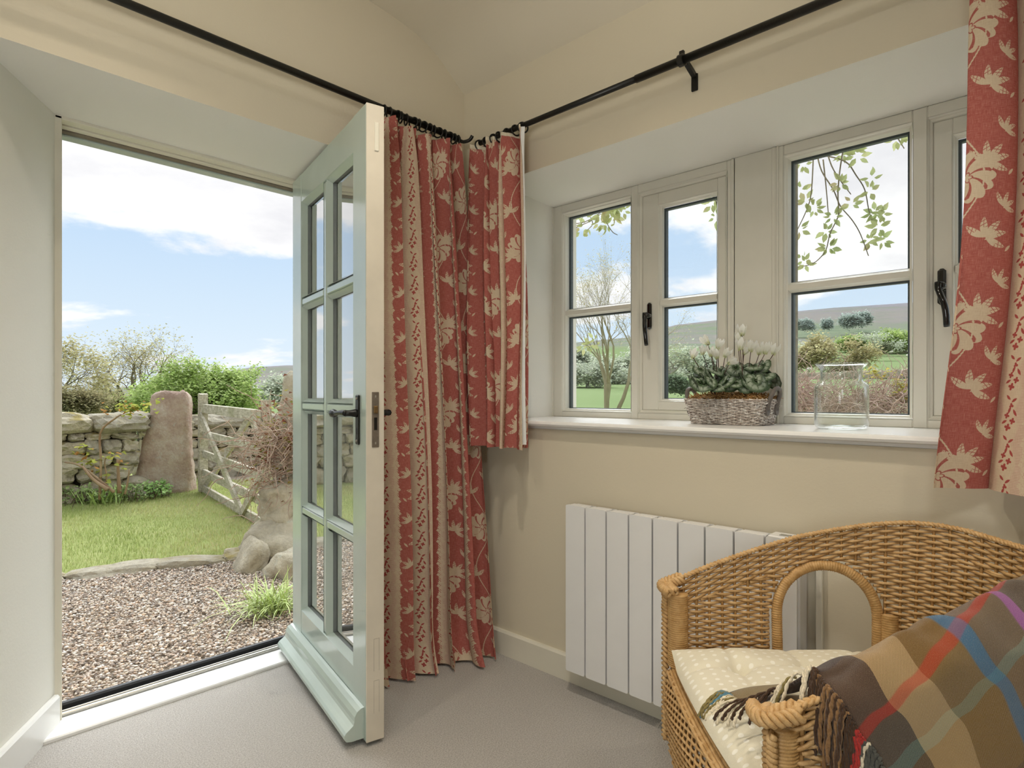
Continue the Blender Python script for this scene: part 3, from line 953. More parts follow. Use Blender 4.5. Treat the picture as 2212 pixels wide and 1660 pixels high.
chair = empty('wicker_armchair', (CM.x + .3 * EW.x, CM.y + .3 * EW.y, 0), 'honey-coloured wicker tub armchair with an arched side opening', 'chair')
SP = .0315
def strand_runs(zf, a0, a1, step=.0075):
    """split a row into runs outside the arch openings"""
    runs = []; cur = []
    n = int((a1 - a0) / step)
    for k in range(n + 1):
        a = a0 + (a1 - a0) * k / n
        z = zf(a)
        if z is None or in_arch(a, z, .012):
            if len(cur) > 2: runs.append(cur)
            cur = []
        else: cur.append((a, z))
    if len(cur) > 2: runs.append(cur)
    return runs
wv = MB(); rr = random.Random(2)
PITCH = .0074
row = 0
def weave_row(mb, zf, row, a0=.02, a1=ALEN - .02):
    for run in strand_runs(zf, a0, a1):
        pts = []
        for (a, z) in run:
            o = .0044 * math.cos(math.pi * a / SP + (row % 2) * math.pi)
            pts.append(shell(a, z + .0006 * math.sin(a * 40 + row), o))
        mb.tube(pts, .0036 + rr.uniform(-.0003, .0003), 5)
BAND = .066
z = .235
while z < .79:
    zz = z
    weave_row(wv, lambda a: zz if zz < rimz(a) - BAND else None, row)
    z += PITCH; row += 1
k = 0
while k * PITCH < BAND:
    kk = k
    weave_row(wv, lambda a: rimz(a) - BAND + kk * PITCH, k + row)
    k += 1
o = obj('woven_shell', wv, M_CANE, chair, True); tag(o, kind='stuff')
st = MB(); a = .0
while a < ALEN:
    zs = [.235 + (rimz(a) - .235) * q / 30 for q in range(31)]
    cur = []
    for z in zs:
        if in_arch(a, z, .01):
            if len(cur) > 1: st.tube([shell(a, q, 0) for q in cur], .0036, 5)
            cur = []
        else: cur.append(z)
    if len(cur) > 1: st.tube([shell(a, q, 0) for q in cur], .0036, 5)
    a += SP
o = obj('upright_stakes', st, M_STAKE, chair, True); tag(o, kind='stuff')
# short double stakes standing proud: diamond figure in the backrest
dm = MB()
for i in range(-5, 6):
    for j in range(-3, 4):
        if abs(i) + abs(j) * 1.6 <= 5.2 and (i + j) % 2 == 0:
            a = ALEN / 2 + i * SP * .5 * 2; z = .635 + j * .021
            for s in (-.003, .003):
                dm.tube([shell(a + s, z - .012, -.007), shell(a + s, z, -.0085), shell(a + s, z + .012, -.007)], .0026, 5)
o = obj('diamond_motif', dm, M_STAKE, chair, True); tag(o, kind='stuff')

def wrapped(mb, path, rad, pitch=.005, n=12):
    """tube wound with cane: ridged radius along a path"""
    P = [Vector(p) for p in path]; L = [0]
    for i in range(1, len(P)): L.append(L[-1] + (P[i] - P[i - 1]).length)
    m = int(L[-1] / (pitch / 3)); pts = []; rs = []
    for k in range(m + 1):
        d = L[-1] * k / m
        i = min(len(P) - 2, max(j for j in range(len(P)) if L[j] <= d + 1e-9) if d < L[-1] else len(P) - 2)
        t = (d - L[i]) / max(1e-9, L[i + 1] - L[i])
        pts.append(P[i].lerp(P[i + 1], t)); rs.append(rad - .0016 + .0022 * abs(math.sin(math.pi * d / pitch)))
    mb.tube(pts, rs, n)
def braid(mb, path, rad=.0095, sr=.0046, turns=26, n=4, per=10):
    P = cr(path, per); 
    for s in range(n):
        pts = []
        for i, p in enumerate(P):
            t = (P[min(i + 1, len(P) - 1)] - P[max(i - 1, 0)]).normalized()
            x = t.cross(Vector((0, 0, 1)) if abs(t.z) < .8 else Vector((*EW, 0))).normalized(); y = t.cross(x)
            an = 2 * math.pi * (i / len(P) * turns + s / n)
            pts.append(p + x * math.cos(an) * rad * 1.25 + y * math.sin(2 * an) * rad * .55)
        mb.tube(pts, sr, 6)
for sd in (0, 1):
    C = CA if sd == 0 else CB
    sg = 1 if sd == 0 else -1
    a_end = .0 if sd == 0 else ALEN
    pb = cl((-1 if sd == 0 else 1) * (HALF - .022), .014, 0)
    mb = MB(); wrapped(mb, [(pb.x, pb.y, .425), (pb.x, pb.y, .602)], .0245, .0052, 14)
    obj('wrapped_post', mb, M_WRAP, chair, True)
    mb = MB()
    fx = cl((-1 if sd == 0 else 1) * (HALF - .001), -.012, 0)
    ft = cl((-1 if sd == 0 else 1) * (HALF - .018), -.014, 0)
    braid(mb, [(fx.x, fx.y, .235), (fx.x, fx.y, .33), (fx.x, fx.y, .43), (fx.x, fx.y, .53), (fx.x, fx.y, .60)], .0085, .0046, 11, 3, 26)
    obj('corner_braid', mb, M_CANE, chair, True)
    mb = MB(); e1 = cl((-1 if sd == 0 else 1) * (HALF - .048), -.006, .612)
    braid(mb, [e1, cl((-1 if sd == 0 else 1) * (HALF - .03), -.014, .617), cl((-1 if sd == 0 else 1) * (HALF - .006), -.010, .620), cl((-1 if sd == 0 else 1) * (HALF + .001), .03, .634)], .0135, .0050, 3, 5, 16)
    obj('arm_end_braid', mb, M_CANE, chair, True)
    for wq in (.0, .52):
        lg = cl((-1 if sd == 0 else 1) * (HALF - .034 if wq == 0 else HALF - .115), .020 + wq, 0)
        fo = cl((-1 if sd == 0 else 1) * (HALF - .030 if wq == 0 else HALF - .095), .016 + wq * 1.02, 0)
        mb = MB().tube([(fo.x, fo.y, 0), ((fo.x + lg.x) / 2, (fo.y + lg.y) / 2, .2), (lg.x, lg.y, .43)], .0175, 14)
        L = obj('leg', mb, M_POLE, chair, True)
        mb = MB(); wrapped(mb, [(fo.x * .45 + lg.x * .55, fo.y * .45 + lg.y * .55, .222), (lg.x * .6 + fo.x * .4, lg.y * .6 + fo.y * .4, .262)], .020, .0065, 14)
        obj('leg_binding', mb, M_WRAP, L, True)
    # wound rim of the arched side opening
    c = AC if sd == 0 else ALEN - AC
    path = []
    for q in range(15): path.append(shell(c - .116, .40 + (.555 - .40) * q / 14))
    for q in range(1, 24):
        t = math.pi * q / 24; path.append(shell(c - .116 * math.cos(t), .555 + .118 * math.sin(t)))
    for q in range(15): path.append(shell(c + .116, .555 - (.555 - .40) * q / 14))
    mb = MB(); wrapped(mb, path, .0125, .0056, 12)
    obj('arch_rim', mb, M_WRAP, chair, True)
    mb = MB(); wrapped(mb, [shell(c + .140 * (1 if sd == 0 else -1), .41 + .16 * q / 8) for q in range(9)], .020, .0056, 12)
    obj('arch_post', mb, M_WRAP, chair, True)
# braided top rim
path = [shell(ALEN * q / 70, rimz(ALEN * q / 70) + .004) for q in range(71)]
mb = MB(); braid(mb, path, .0046, .0036, 60, 3, 6)
obj('rim_braid', mb, M_CANE, chair, True)
# woven front apron below the seat
fr = MB(); row = 0; z = .232
NS = 20
def apron(t, z, off=0.0):
    u_ = (t - .5) * 2 * (HALF - .028)
    bul = .018 * math.sin(math.pi * t) + .012 * max(0, 1 - abs(z - .36) / .12)
    return cl(u_, -.004 - bul - off, z + .012 * math.cos((t - .5) * math.pi) - .012)
while z < .43:
    n = 96
    fr.tube([apron(k / n, z, .0050 * math.cos(math.pi * k / n * NS + (row % 2) * math.pi)) for k in range(n + 1)], .0032, 5)
    z += .0072; row += 1
for k in range(NS):
    t = (k + .5) / NS
    fr.tube([apron(t, q) for q in (.225, .27, .32, .37, .43)], .0036, 5)
for q in range(4):
    fr.tube([apron(k / 40, .424 + .004 * q, .003 - .006 * q) for k in range(41)], .0042, 6)
o = obj('front_apron', fr, M_CANE, chair, True); tag(o, kind='stuff')
mb = MB()
for q in range(15):
    wq = .01 + .55 * q / 14
    hw_ = (HALF - .03) * (1 - max(0, wq - .35) ** 2 * 6)
    mb.tube([cl(-hw_, wq, .418), cl(0, wq, .412), cl(hw_, wq, .418)], .010, 8)
o = obj('seat_frame', mb, M_POLE, chair, True); tag(o, kind='stuff')

# ================================================================= seat cushion
def dots():
    m, g = material('cream_cotton_with_white_dots')
    u, v = g.uv(); P = .0245
    rowi = g.m('FLOOR', v / P)
    x = g.m('FLOORED_MODULO', u + g.m('FLOORED_MODULO', rowi, 2.0) * (P / 2), P) - P / 2
    y = g.m('FLOORED_MODULO', v, P) - P / 2
    r = g.m('SQRT', x * x + y * y)
    wv_ = g.noise(g.comb(u, v), 900, 2)
    base = g.ramp(wv_, [(.3, lin('#dcd3b9')), (.7, lin('#e6dfca'))])
    c = g.mix(g.smooth(r, .0056, .0046), base, lin('#f0ebdc'))
    g.out(g.bsdf(c, .9, g.bump(wv_, .25, .001), spec=.1, sheen=.1))
    return m
M_DOTS = dots()
cu = MB(); uvs = []
NU = 90
tufts = [(-.13, .10), (.0, .10), (.13, .10), (-.13, .25), (.0, .25), (.13, .25), (-.12, .39), (.0, .39), (.12, .39)]
def cushion_pt(s, t, top):
    # rounded-square plan
    X = 2 * s - 1; Y = 2 * t - 1
    hw = .266 - .03 * max(0, Y) ** 2
    u_ = X * hw * (1 - .05 * Y * Y * abs(X)); w_ = .235 + Y * .262 * (1 - .04 * X * X)
    e = max(0, (1 - abs(X) ** 5)) ** .5 * max(0, (1 - abs(Y) ** 5)) ** .5
    th = .052 * e
    for (a, b) in tufts:
        d = math.hypot(u_ - a, w_ - b)
        th -= .024 * math.exp(-(d / .026) ** 2) * e
        th -= .004 * math.exp(-(d / .07) ** 2) * e
    th += .006 * e * math.sin(23 * u_) * math.sin(19 * w_)
    for q_ in (-.13, 0, .13): th -= .007 * e * math.exp(-((u_ - q_) / .010) ** 2)
    for q_ in (.10, .25, .39): th -= .007 * e * math.exp(-((w_ - q_) / .010) ** 2)
    sag = .012 * (1 - Y) * .3
    corner = .022 * (max(0, abs(X) - .7) / .3) * (max(0, abs(Y) - .7) / .3)
    return cl(u_, w_ + .004, .458 + corner + (th if top else -.6 * .030 * e))
for top in (1, 0):
    cu.grid(lambda i, j: cushion_pt(i / (NU - 1), j / (NU - 1), top), NU, NU)
    for j in range(NU):
        for i in range(NU): uvs.append((i / (NU - 1) * .56, j / (NU - 1) * .54))
cushion = obj('seat_cushion', cu, M_DOTS, None, True, uvs)
tag(cushion, 'cream tufted cushion with white polka dots on the wicker chair seat', 'cushion')
# ================================================================= plaid throw over the near arm
def plaid():
    m, g = material('woollen_plaid')
    a, b = g.uv()
    tw = g.m('SINE', (a * 1.0 + b * .9) * 150)
    fuzz = g.noise(g.comb(a, b), 16, 5, .75)
    speck = g.noise(g.comb(a, b), 55, 3, .65)
    aa = a + (fuzz - .5) * .03; bb = b + (fuzz - .5) * .03
    def seq(x, lo, hi, stops):
        t = (x - lo) / (hi - lo)
        return g.ramp(t, [((p - lo) / (hi - lo), lin(c)) for p, c in stops], 'CONSTANT')
    warp = seq(aa, 0, 8, [(0, '#4a3a33'), (1.05, '#c9a877'), (2.15, '#8a6a35'), (3.35, '#3f6f92'), (3.72, '#7a6450'), (4.95, '#a05fa0'), (5.25, '#584741'), (6.4, '#8a6a35')])
    weft = seq(bb, -2, 12, [(-2, '#6d7a68'), (.1, '#c9b27c'), (1.1, '#4a3b35'), (2.6, '#6d5540'), (4.75, '#a63a2c'), (5.2, '#6f6450'), (6.35, '#7fa08f'), (6.85, '#8b6d33'), (9.0, '#4a3a33')])
    mixf = g.smooth(tw, -.25, .25) * .34 + .22
    c = g.mix(mixf, warp, weft)
    sr = g.m('MULTIPLY', g.smooth(bb, 4.72, 4.80), g.smooth(bb, 5.24, 5.16))
    c = g.mix(sr * .55, c, lin('#b23a2b'))
    sb = g.m('MULTIPLY', g.smooth(aa, 3.32, 3.38), g.smooth(aa, 3.76, 3.70))
    c = g.mix(sb * .45, c, lin('#47799c'))
    sp = g.m('MULTIPLY', g.smooth(aa, 4.92, 4.98), g.smooth(aa, 5.28, 5.22))
    c = g.mix(sp * .6, c, lin('#a866a6'))
    c = g.mix(g.smooth(speck, .52, .75) * .35, c, lin('#d0bb95'))
    c = g.mix(g.smooth(speck, .48, .25) * .30, c, lin('#2d231c'))
    g.out(g.bsdf(c, .95, g.bump(fuzz * .5 + speck * .5 + tw * .15, .6, .003), spec=.05, sheen=.25))
    return m
M_PLAID = plaid()
def nearA(d): return ALEN - d
CT = []
flap = [[(1565,1500,1.20),(1700,1476,1.20),(1800,1444,1.15),(1885,1424,1.12),(1960,1396,1.12),(2040,1346,1.13),(2120,1292,1.14),(2212,1245,1.15),(2320,1200,1.13),(2420,1180,1.1)],
        [(1612,1518,1.13),(1722,1484,1.09),(1808,1446,1.07),(1895,1418,1.06),(1975,1388,1.06),(2055,1346,1.07),(2135,1302,1.08),(2225,1262,1.09),(2330,1220,1.07),(2430,1205,1.05)]]
for r in flap: CT.append([at(*p) for p in r])
for (off, dz, sk) in ((-.045, .008, 0), (-.004, .018, .004), (.030, -.004, .016), (.042, -.042, .036), (.046, -.085, .058), (.048, -.14, .080), (.048, -.21, .105)):
    r = []
    for j in range(10):
        a_ = nearA(.062 + sk + .0535 * j)
        r.append(shell(a_, rimz(a_) + dz + (.008 + .004 * j) * (1 if off < .03 else .4), off))
    CT.append(r)
NI, NJ, S = len(CT), len(CT[0]), 10
rowsI = [cr(r, S) for r in CT]                      # smooth along j
NJ2 = len(rowsI[0]); colsJ = [cr([rowsI[i][j] for i in range(NI)], S) for j in range(NJ2)]
NI2 = len(colsJ[0])
def TP(i, j):
    p = colsJ[j][i].copy()
    p += Vector((0, 0, 1)) * (.004 * math.sin(i * .35 + j * .22) + .003 * math.sin(j * .5 - i * .15))
    return p
throw = empty('plaid_throw', tuple(TP(30, 30)), 'brown and cream plaid woollen throw draped over the chair arm', 'blanket')
tb = MB(); uvs = []
tb.grid(lambda i, j: TP(i, j), NI2, NJ2)
for j in range(NJ2):
    for i in range(NI2): uvs.append((j / S, i / S + .50 * j / S))
cl_o = obj('cloth', tb, M_PLAID, throw, True, uvs)
md = cl_o.modifiers.new('thickness', 'SOLIDIFY'); md.thickness = .004; md.offset = -1
def wool(name, c):
    return plain(name, c, .95, .22, 260, .3, .05, sheen=.2)
WOOLS = {k: wool('wool_' + k, c) for k, c in dict(cream='#e3d6ba', brown='#4e3a2b', tan='#8d6b47', red='#b03a34', grey='#5b5a52', blue='#5f8796', olive='#8a7b4c').items()}
rr = random.Random(21)
def strand(p, d, length, drop, col, rad=.0026, swirl=1.0, floor=None):
    """twisted tassel leaving p in direction d, then hanging"""
    pts = []; n = 9
    for k in range(n):
        t = k / (n - 1)
        q = p + d * (length * (t - .35 * t * t)) + Vector((0, 0, -drop * t * t)) + Vector((rr.uniform(-1, 1), rr.uniform(-1, 1), 0)) * .0012 * swirl
        q.z += .006 * math.sin(math.pi * min(1, t * 2.2)) * (1 - t)
        if floor is not None: q.z = max(q.z, floor(q))
        pts.append(q)
    P = cr(pts, 3)
    mb = MB()
    for s in (0, 1):                                   # two plies
        w = []
        for k, q in enumerate(P):
            an = k * .85 + s * math.pi
            w.append(q + Vector((math.cos(an) * .0014, math.sin(an) * .0014, math.sin(an * .7) * .0006)))
        mb.tube(w, [rad * .72] * (len(w) - 2) + [rad * .95, rad * .5], 5)
    obj('tassel', mb, WOOLS[col], throw, True)
def seatfloor(q):
    r = Vector((q.x - CM.x, q.y - CM.y)); u_ = r.dot(EU); w_ = r.dot(EW)
    return .492 if w_ > .0 else .492 + (w_) * 1.6
ii = []; q_ = .6
while q_ < NI2 - 2:
    ii.append(q_); q_ += .55 if q_ < 15 else (.9 if q_ < 24 else 1.25)
for k, i in enumerate(ii):
    i0 = int(i); e = TP(i0, 0); nx = TP(min(NI2 - 1, i0 + 1), 0); e = e.lerp(nx, i - i0); inn = TP(i0, 2)
    d = (e - inn); d.z *= .3; d = d.normalized()
    f = i / S
    if f < 1.55:
        d2 = (d + Vector((-.25, .15, 0)) * rr.uniform(.2, 1)).normalized()
        col = rr.choice(['olive', 'blue', 'olive']) if f < .45 else rr.choice(['cream', 'cream', 'olive', 'cream']) if f < 1.05 else rr.choice(['brown', 'cream', 'brown'])
        strand(e + Vector((0, 0, .004)), d2, .088 + rr.uniform(-.012, .012), .035, col, floor=seatfloor)
    elif f < 2.35:
        strand(e + Vector((0, 0, .003)), d, .040 + rr.uniform(-.012, .016), .070 + rr.uniform(-.02, .03), 'cream' if rr.random() < .85 else 'olive')
    else:
        col = rr.choice(['brown', 'tan', 'brown', 'brown']) if f < 4.8 else ('red' if f < 5.3 else rr.choice(['grey', 'cream', 'grey']))
        strand(e, d, .016 + rr.uniform(-.006, .012), .100 + rr.uniform(-.015, .02), col, .0031)
# ================================================================= things on the window sill
def jar():
    SZ = .9862
    c = onz(1817, 926.5, SZ)
    m = glass_pane('clear_jar_glass', .015, .9, 2.4, (.975, .99, .98, 1))
    R = .0735
    outer = [(0, .0), (R * .80, .0), (R * .93, .003), (R, .014), (R, .118), (R * .985, .128), (R * .90, .137), (R * .79, .142), (R * .775, .150), (R * .775, .176), (R * .80, .182), (R * .92, .192), (R * .985, .1965)]
    inner = [(R * .985, .1965)] if False else [(R * .975, .1955), (R * .90, .1885), (R * .77, .179), (R * .745, .174), (R * .745, .150), (R * .76, .1405), (R * .88, .133), (R * .955, .125), (R * .962, .117), (R * .962, .016), (R * .88, .007), (R * .5, .009), (0, .012)]
    o = obj('glass_jar', MB().lathe(outer + inner, (c.x, c.y, SZ), 56), m, None, True)
    tag(o, 'clear glass jar with flared rim standing on the window sill', 'jar')
jar()

# woven planter basket
BX0, BX1, BY0, BY1, BZ = 2.015, 2.150, .788, 1.032, .9855
def wick(name, lo, mid, hi):
    m, g = material(name)
    p = g.coord(); n = g.noise(g.scale(p, (1, 1, 2)), 70, 4, .65); f = g.noise(p, 500, 2)
    c = g.ramp(n, [(.34, lin(lo)), (.5, lin(mid)), (.64, lin(hi))])
    g.out(g.bsdf(c, .75, g.bump(f, .3, .001), spec=.2))
    return m
M_GREYW = wick('whitewashed_willow', '#9a8b80', '#cdc2b8', '#f4f0ea')
basket = empty('planter_basket', ((BX0 + BX1) / 2, (BY0 + BY1) / 2, BZ), 'whitewashed wicker trough basket with grey strap handles on the sill', 'basket')
def bring(t, z, off=0.0):
    """t in 0..1 around the rounded rectangle"""
    k = (z - BZ) / .09
    fx, fy = .020 * k + off, .020 * k + off
    x0, x1, y0, y1 = BX0 - fx, BX1 + fx, BY0 - fy, BY1 + fy
    w_, h_ = x1 - x0, y1 - y0; per = 2 * (w_ + h_); d = (t % 1) * per
    r = .022
    if d < h_: p = (x0, y1 - d)
    elif d < h_ + w_: p = (x0 + d - h_, y0)
    elif d < 2 * h_ + w_: p = (x1, y0 + d - h_ - w_)
    else: p = (x1 - (d - 2 * h_ - w_), y1)
    cx_, cy_ = min(max(p[0], x0 + r), x1 - r), min(max(p[1], y0 + r), y1 - r)
    vx, vy = p[0] - cx_, p[1] - cy_; L = math.hypot(vx, vy)
    if L > 1e-6 and (abs(vx) > 1e-6 and abs(vy) > 1e-6):
        p = (cx_ + vx / L * r, cy_ + vy / L * r)
    return Vector((p[0], p[1], z))
wv = MB(); NB = 38; rr = random.Random(8)
rows_n = 19
for k in range(rows_n):
    z = BZ + .0035 + k * .0046
    pts = []
    M_ = NB * 4
    for q in range(M_):
        t = q / M_
        o_ = .0026 * math.cos(math.pi * t * NB * 2 / 2 + (k % 2) * math.pi)
        pts.append(bring(t, z + rr.uniform(-.0006, .0006), o_ + rr.uniform(-.0005, .0005)))
    wv.tube(pts, .0024 + rr.uniform(-.0003, .0004), 5, closed=True)
for k in range(NB):
    t = k / NB
    wv.tube([bring(t, BZ + .001), bring(t, BZ + .09)], .0024, 5)
for k in range(34):                      # frayed willow ends
    t = rr.random(); z = BZ + rr.uniform(.01, .085)
    a_ = bring(t, z, .004); b_ = bring(t + rr.uniform(-.03, .03), z + rr.uniform(-.006, .006), .007 + rr.uniform(0, .004))
    wv.tube([a_, b_], [.0016, .0008], 4)
o = obj('woven_body', wv, M_GREYW, basket, True); tag(o, kind='stuff')
lin_ = MB(); lin_.box((BX0 + .004, BY0 + .004, BZ + .002), (BX1 - .004, BY1 - .004, BZ + .078))
obj('soil_liner', lin_, plain('dark_soil_liner', '#3a3028', .95, .2, 60, .3), basket)
M_STRAP = plain('grey_leather_strap', '#6a625b', .55, .12, 90, .2)
def strap(y, s):
    xc = (BX0 + BX1) / 2
    mb = MB(); wd = .011
    path = [(xc - .040, y + s * .002, BZ + .052), (xc - .040, y + s * .006, BZ + .075), (xc - .037, y + s * .014, BZ + .098), (xc - .024, y + s * .019, BZ + .117), (xc, y + s * .021, BZ + .124),
            (xc + .024, y + s * .019, BZ + .117), (xc + .037, y + s * .014, BZ + .098), (xc + .040, y + s * .006, BZ + .075), (xc + .040, y + s * .002, BZ + .052)]
    P = cr(path, 4)
    mb.tube(P, [.0078 if 4 < k < len(P) - 5 else .0088 for k in range(len(P))], 8)
    hd = obj('handle', mb, M_STRAP, basket, True)
    for sx in (-1, 1):
        pt = MB().prism([(math.cos(a) * .0155, math.sin(a) * .020) for a in [q * math.pi / 8 for q in range(16)]], lambda a, b, d: (xc + sx * .040 + a, y + s * d, BZ + .052 + b), .001, .006)
        obj('handle_tab', pt, M_STRAP, hd)
strap(BY0 - .014, -1); strap(BY1 + .014, 1)

# preserved moss heaped over the rim
ms = MB(); rr = random.Random(31)
for k in range(900):
    x, y = rr.uniform(BX0 - .012, BX1 + .012), rr.uniform(BY0 - .012, BY1 + .012)
    ex = max(abs(x - (BX0 + BX1) / 2) / .085, abs(y - (BY0 + BY1) / 2) / .142)
    z = BZ + .088 + .026 * max(0, 1 - ex ** 3) * (.6 + .5 * mnoise.noise(Vector((x * 30, y * 30, 0)))) 
    p = Vector((x, y, z)); pts = [p]
    d = Vector((rr.uniform(-1, 1), rr.uniform(-1, 1), rr.uniform(-.2, .7))).normalized()
    for q in range(3):
        d = (d + Vector((rr.uniform(-1, 1), rr.uniform(-1, 1), rr.uniform(-.8, .6))) * .6).normalized()
        pts.append(pts[-1] + d * rr.uniform(.004, .008))
    ms.tube(pts, [.0011, .0013, .0011, .0006], 3)
msb = MB()
NM = 22
def mossbed(i, j):
    x = BX0 - .008 + (BX1 - BX0 + .016) * i / (NM - 1); y = BY0 - .008 + (BY1 - BY0 + .016) * j / (NM - 1)
    ex = max(abs(2 * i / (NM - 1) - 1), abs(2 * j / (NM - 1) - 1))
    return (x, y, BZ + .074 + .034 * max(0, 1 - ex ** 4) * (.8 + .5 * mnoise.noise(Vector((x * 40, y * 40, 3)))))
ms.grid(mossbed, NM, NM)
mo = obj('moss', ms, wick('dried_brown_moss', '#86603a', '#bd9058', '#dcb984'), None, True)
tag(mo, 'dried brown moss packed around the cyclamen stems in the basket', 'moss', kind='stuff')

# two potted cyclamens
def cyc_leaf_mat():
    m, g = material('marbled_cyclamen_leaf')
    u, v = g.uv()
    r = g.m('SQRT', u * u + v * v); an = g.m('ARCTAN2', v, u)
    ve = g.m('ABSOLUTE', g.m('SINE', an * 4.5))
    ring_ = g.m('MULTIPLY', g.smooth(r, .30, .52), g.smooth(r, .92, .66))
    n = g.noise(g.comb(u, v), 5, 4, .6)
    dark = g.ramp(n, [(.3, lin('#2c4028')), (.7, lin('#4d6340'))])
    c = g.mix(g.m('MULTIPLY', ring_, g.smooth(n + ve * .22, .42, .68)) * .75, dark, lin('#aab5a2'))
    c = g.mix(g.smooth(ve, .10, .0) * .35, c, lin('#8a9a70'))
    g.out(g.bsdf(c, .38, g.bump(n - ve * .1, .2, .002), spec=.4))
    return m
M_CLEAF = cyc_leaf_mat()
def petal_mat():
    m, g = material('white_petal')
    u, v = g.uv()
    c = g.ramp(v, [(0, lin('#c9cf8f')), (.25, lin('#f1f0e4')), (1, lin('#fbfaf6'))])
    d_ = g.n.new('ShaderNodeBsdfDiffuse'); g.put(d_.inputs[0], c)
    t_ = g.n.new('ShaderNodeBsdfTranslucent'); g.put(t_.inputs[0], c)
    mx = g.n.new('ShaderNodeMixShader'); mx.inputs[0].default_value = .55
    g.l.new(d_.outputs[0], mx.inputs[1]); g.l.new(t_.outputs[0], mx.inputs[2]); g.out(mx.outputs[0])
    return m
M_PETAL = petal_mat()
M_FSTEM = plain('purple_brown_flower_stem', '#5a3f3a', .5, .2, 60)
M_LSTEM = plain('leaf_stalk', '#5b4a3c', .6, .2, 60)
# heart-shaped leaf mesh (unit size), shared
lf = MB(); luv = []
NR, NA = 6, 20
lf.v.append((0, 0, 0)); luv.append((0, 0))
for i in range(1, NR + 1):
    for k in range(NA):
        an = 2 * math.pi * k / NA
        notch = 1 - .62 * math.exp(-((abs((an + math.pi) % (2 * math.pi) - math.pi) - math.pi) / .32) ** 2)
        R = (1 + .10 * math.cos(an)) * notch * (1 + .03 * math.sin(9 * an))
        r = i / NR
        x, y = r * R * math.cos(an), r * R * math.sin(an)
        z = -.16 * r * r + .02 * math.sin(5 * an) * r * r + .05 * math.cos(2 * an) * r * r
        lf.v.append((x, y, z)); luv.append((r * math.cos(an), r * math.sin(an)))
for k in range(NA): lf.f.append((0, 1 + k, 1 + (k + 1) % NA))
for i in range(NR - 1):
    for k in range(NA):
        a_ = 1 + i * NA + k; b_ = 1 + i * NA + (k + 1) % NA
        lf.f.append((a_, b_, b_ + NA, a_ + NA))
def with_uv(me, uv):
    lay = me.uv_layers.new(name='UVMap')
    li = np.empty(len(me.loops), dtype=np.int32); me.loops.foreach_get('vertex_index', li)
    lay.data.foreach_set('uv', np.asarray(uv, dtype=np.float32)[li].ravel())
leaf_me = with_uv(mesh_of('leaf', lf, M_CLEAF, True), luv) or bpy.data.meshes['leaf']
# cyclamen flower: five swept-back twisted petals
fl = MB(); fuv = []
for p in range(5):
    an = 2 * math.pi * p / 5
    for j in range(6):
        t = j / 5
        wdt = .42 * math.sin(math.pi * min(.97, .12 + t * .80)) * (1.1 - .2 * t)
        rad_ = .10 + .34 * math.sin(t * 2.0)
        zz = -.10 + 1.15 * t ** .85
        for s in (-1, -.33, .33, 1):
            tw_ = an + s * wdt * 1.5 + t * .55
            fl.v.append((math.cos(tw_) * (rad_ + .06 * s * s), math.sin(tw_) * (rad_ + .06 * s * s), zz - .10 * s * s + .05 * math.sin(9 * t + p))); fuv.append((s, t))
    b_ = p * 24
    for j in range(5):
        for s in range(3): fl.f.append((b_ + j * 4 + s, b_ + j * 4 + s + 1, b_ + (j + 1) * 4 + s + 1, b_ + (j + 1) * 4 + s))
flower_me = with_uv(mesh_of('flower', fl, M_PETAL, True), fuv) or bpy.data.meshes['flower']
def cyclamen(cx_, cy_, label, leaves, flowers, seed):
    rr = random.Random(seed)
    base = Vector((cx_, cy_, BZ + .085))
    root = empty('cyclamen', base, label, 'plant')
    for (px, py, dep, size, yaw, tilt) in leaves:
        p = at(px, py, dep)
        lo = inst('leaf', leaf_me, root, p, (tilt * math.cos(yaw + 1.57), tilt * math.sin(yaw + 1.57), yaw), (size, size, size))
        d = Vector((math.cos(yaw), math.sin(yaw), 0))
        lo.rotation_euler = (Matrix.Rotation(yaw, 3, 'Z') @ Matrix.Rotation(tilt, 3, 'Y')).to_euler()
        mid = (base + p) / 2 + Vector((0, 0, .012))
        obj('leaf_stalk', MB().tube(cr([base + Vector((rr.uniform(-.01, .01), rr.uniform(-.01, .01), -.004)), mid, p], 4), .0017, 5), M_LSTEM, root, True)
    for (px, py, dep, size, yaw, tilt) in flowers:
        p = at(px, py, dep)
        fo = inst('flower', flower_me, root, p, (0, 0, 0), (size, size, size))
        fo.rotation_euler = (Matrix.Rotation(yaw, 3, 'Z') @ Matrix.Rotation(tilt, 3, 'Y')).to_euler()
        tip = p + Vector((0, 0, -.002))
        a_ = base + Vector((rr.uniform(-.014, .014), rr.uniform(-.014, .014), 0))
        mid = a_.lerp(tip, .6) + Vector((rr.uniform(-.006, .006), rr.uniform(-.006, .006), .006))
        obj('flower_stem', MB().tube(cr([a_, mid, tip], 5), .0013, 5), M_FSTEM, root, True)
    return root
def scatter(seed, cx_, cy_, rx, ry, n, dep, s0, s1):
    rr = random.Random(seed); out = []
    for k in range(n):
        an = 2 * math.pi * k / n + rr.uniform(-.3, .3); q = math.sqrt((k % 4 + .6) / 4)
        x = cx_ + rx * q * math.cos(an); y = cy_ + ry * q * math.sin(an)
        yaw = math.pi + TH + rr.uniform(-1.0, 1.0) - math.cos(an) * .9
        out.append((x, y, dep - .045 * math.sin(an) * (1 if y > cy_ else -1) * .5 + (.02 if y < cy_ else -.035) , rr.uniform(s0, s1), yaw, rr.uniform(.45, 1.15)))
    return out
LA = scatter(3, 1538, 814, 44, 22, 17, 2.12, .024, .036)
LB = scatter(9, 1622, 810, 48, 26, 18, 2.10, .024, .038)
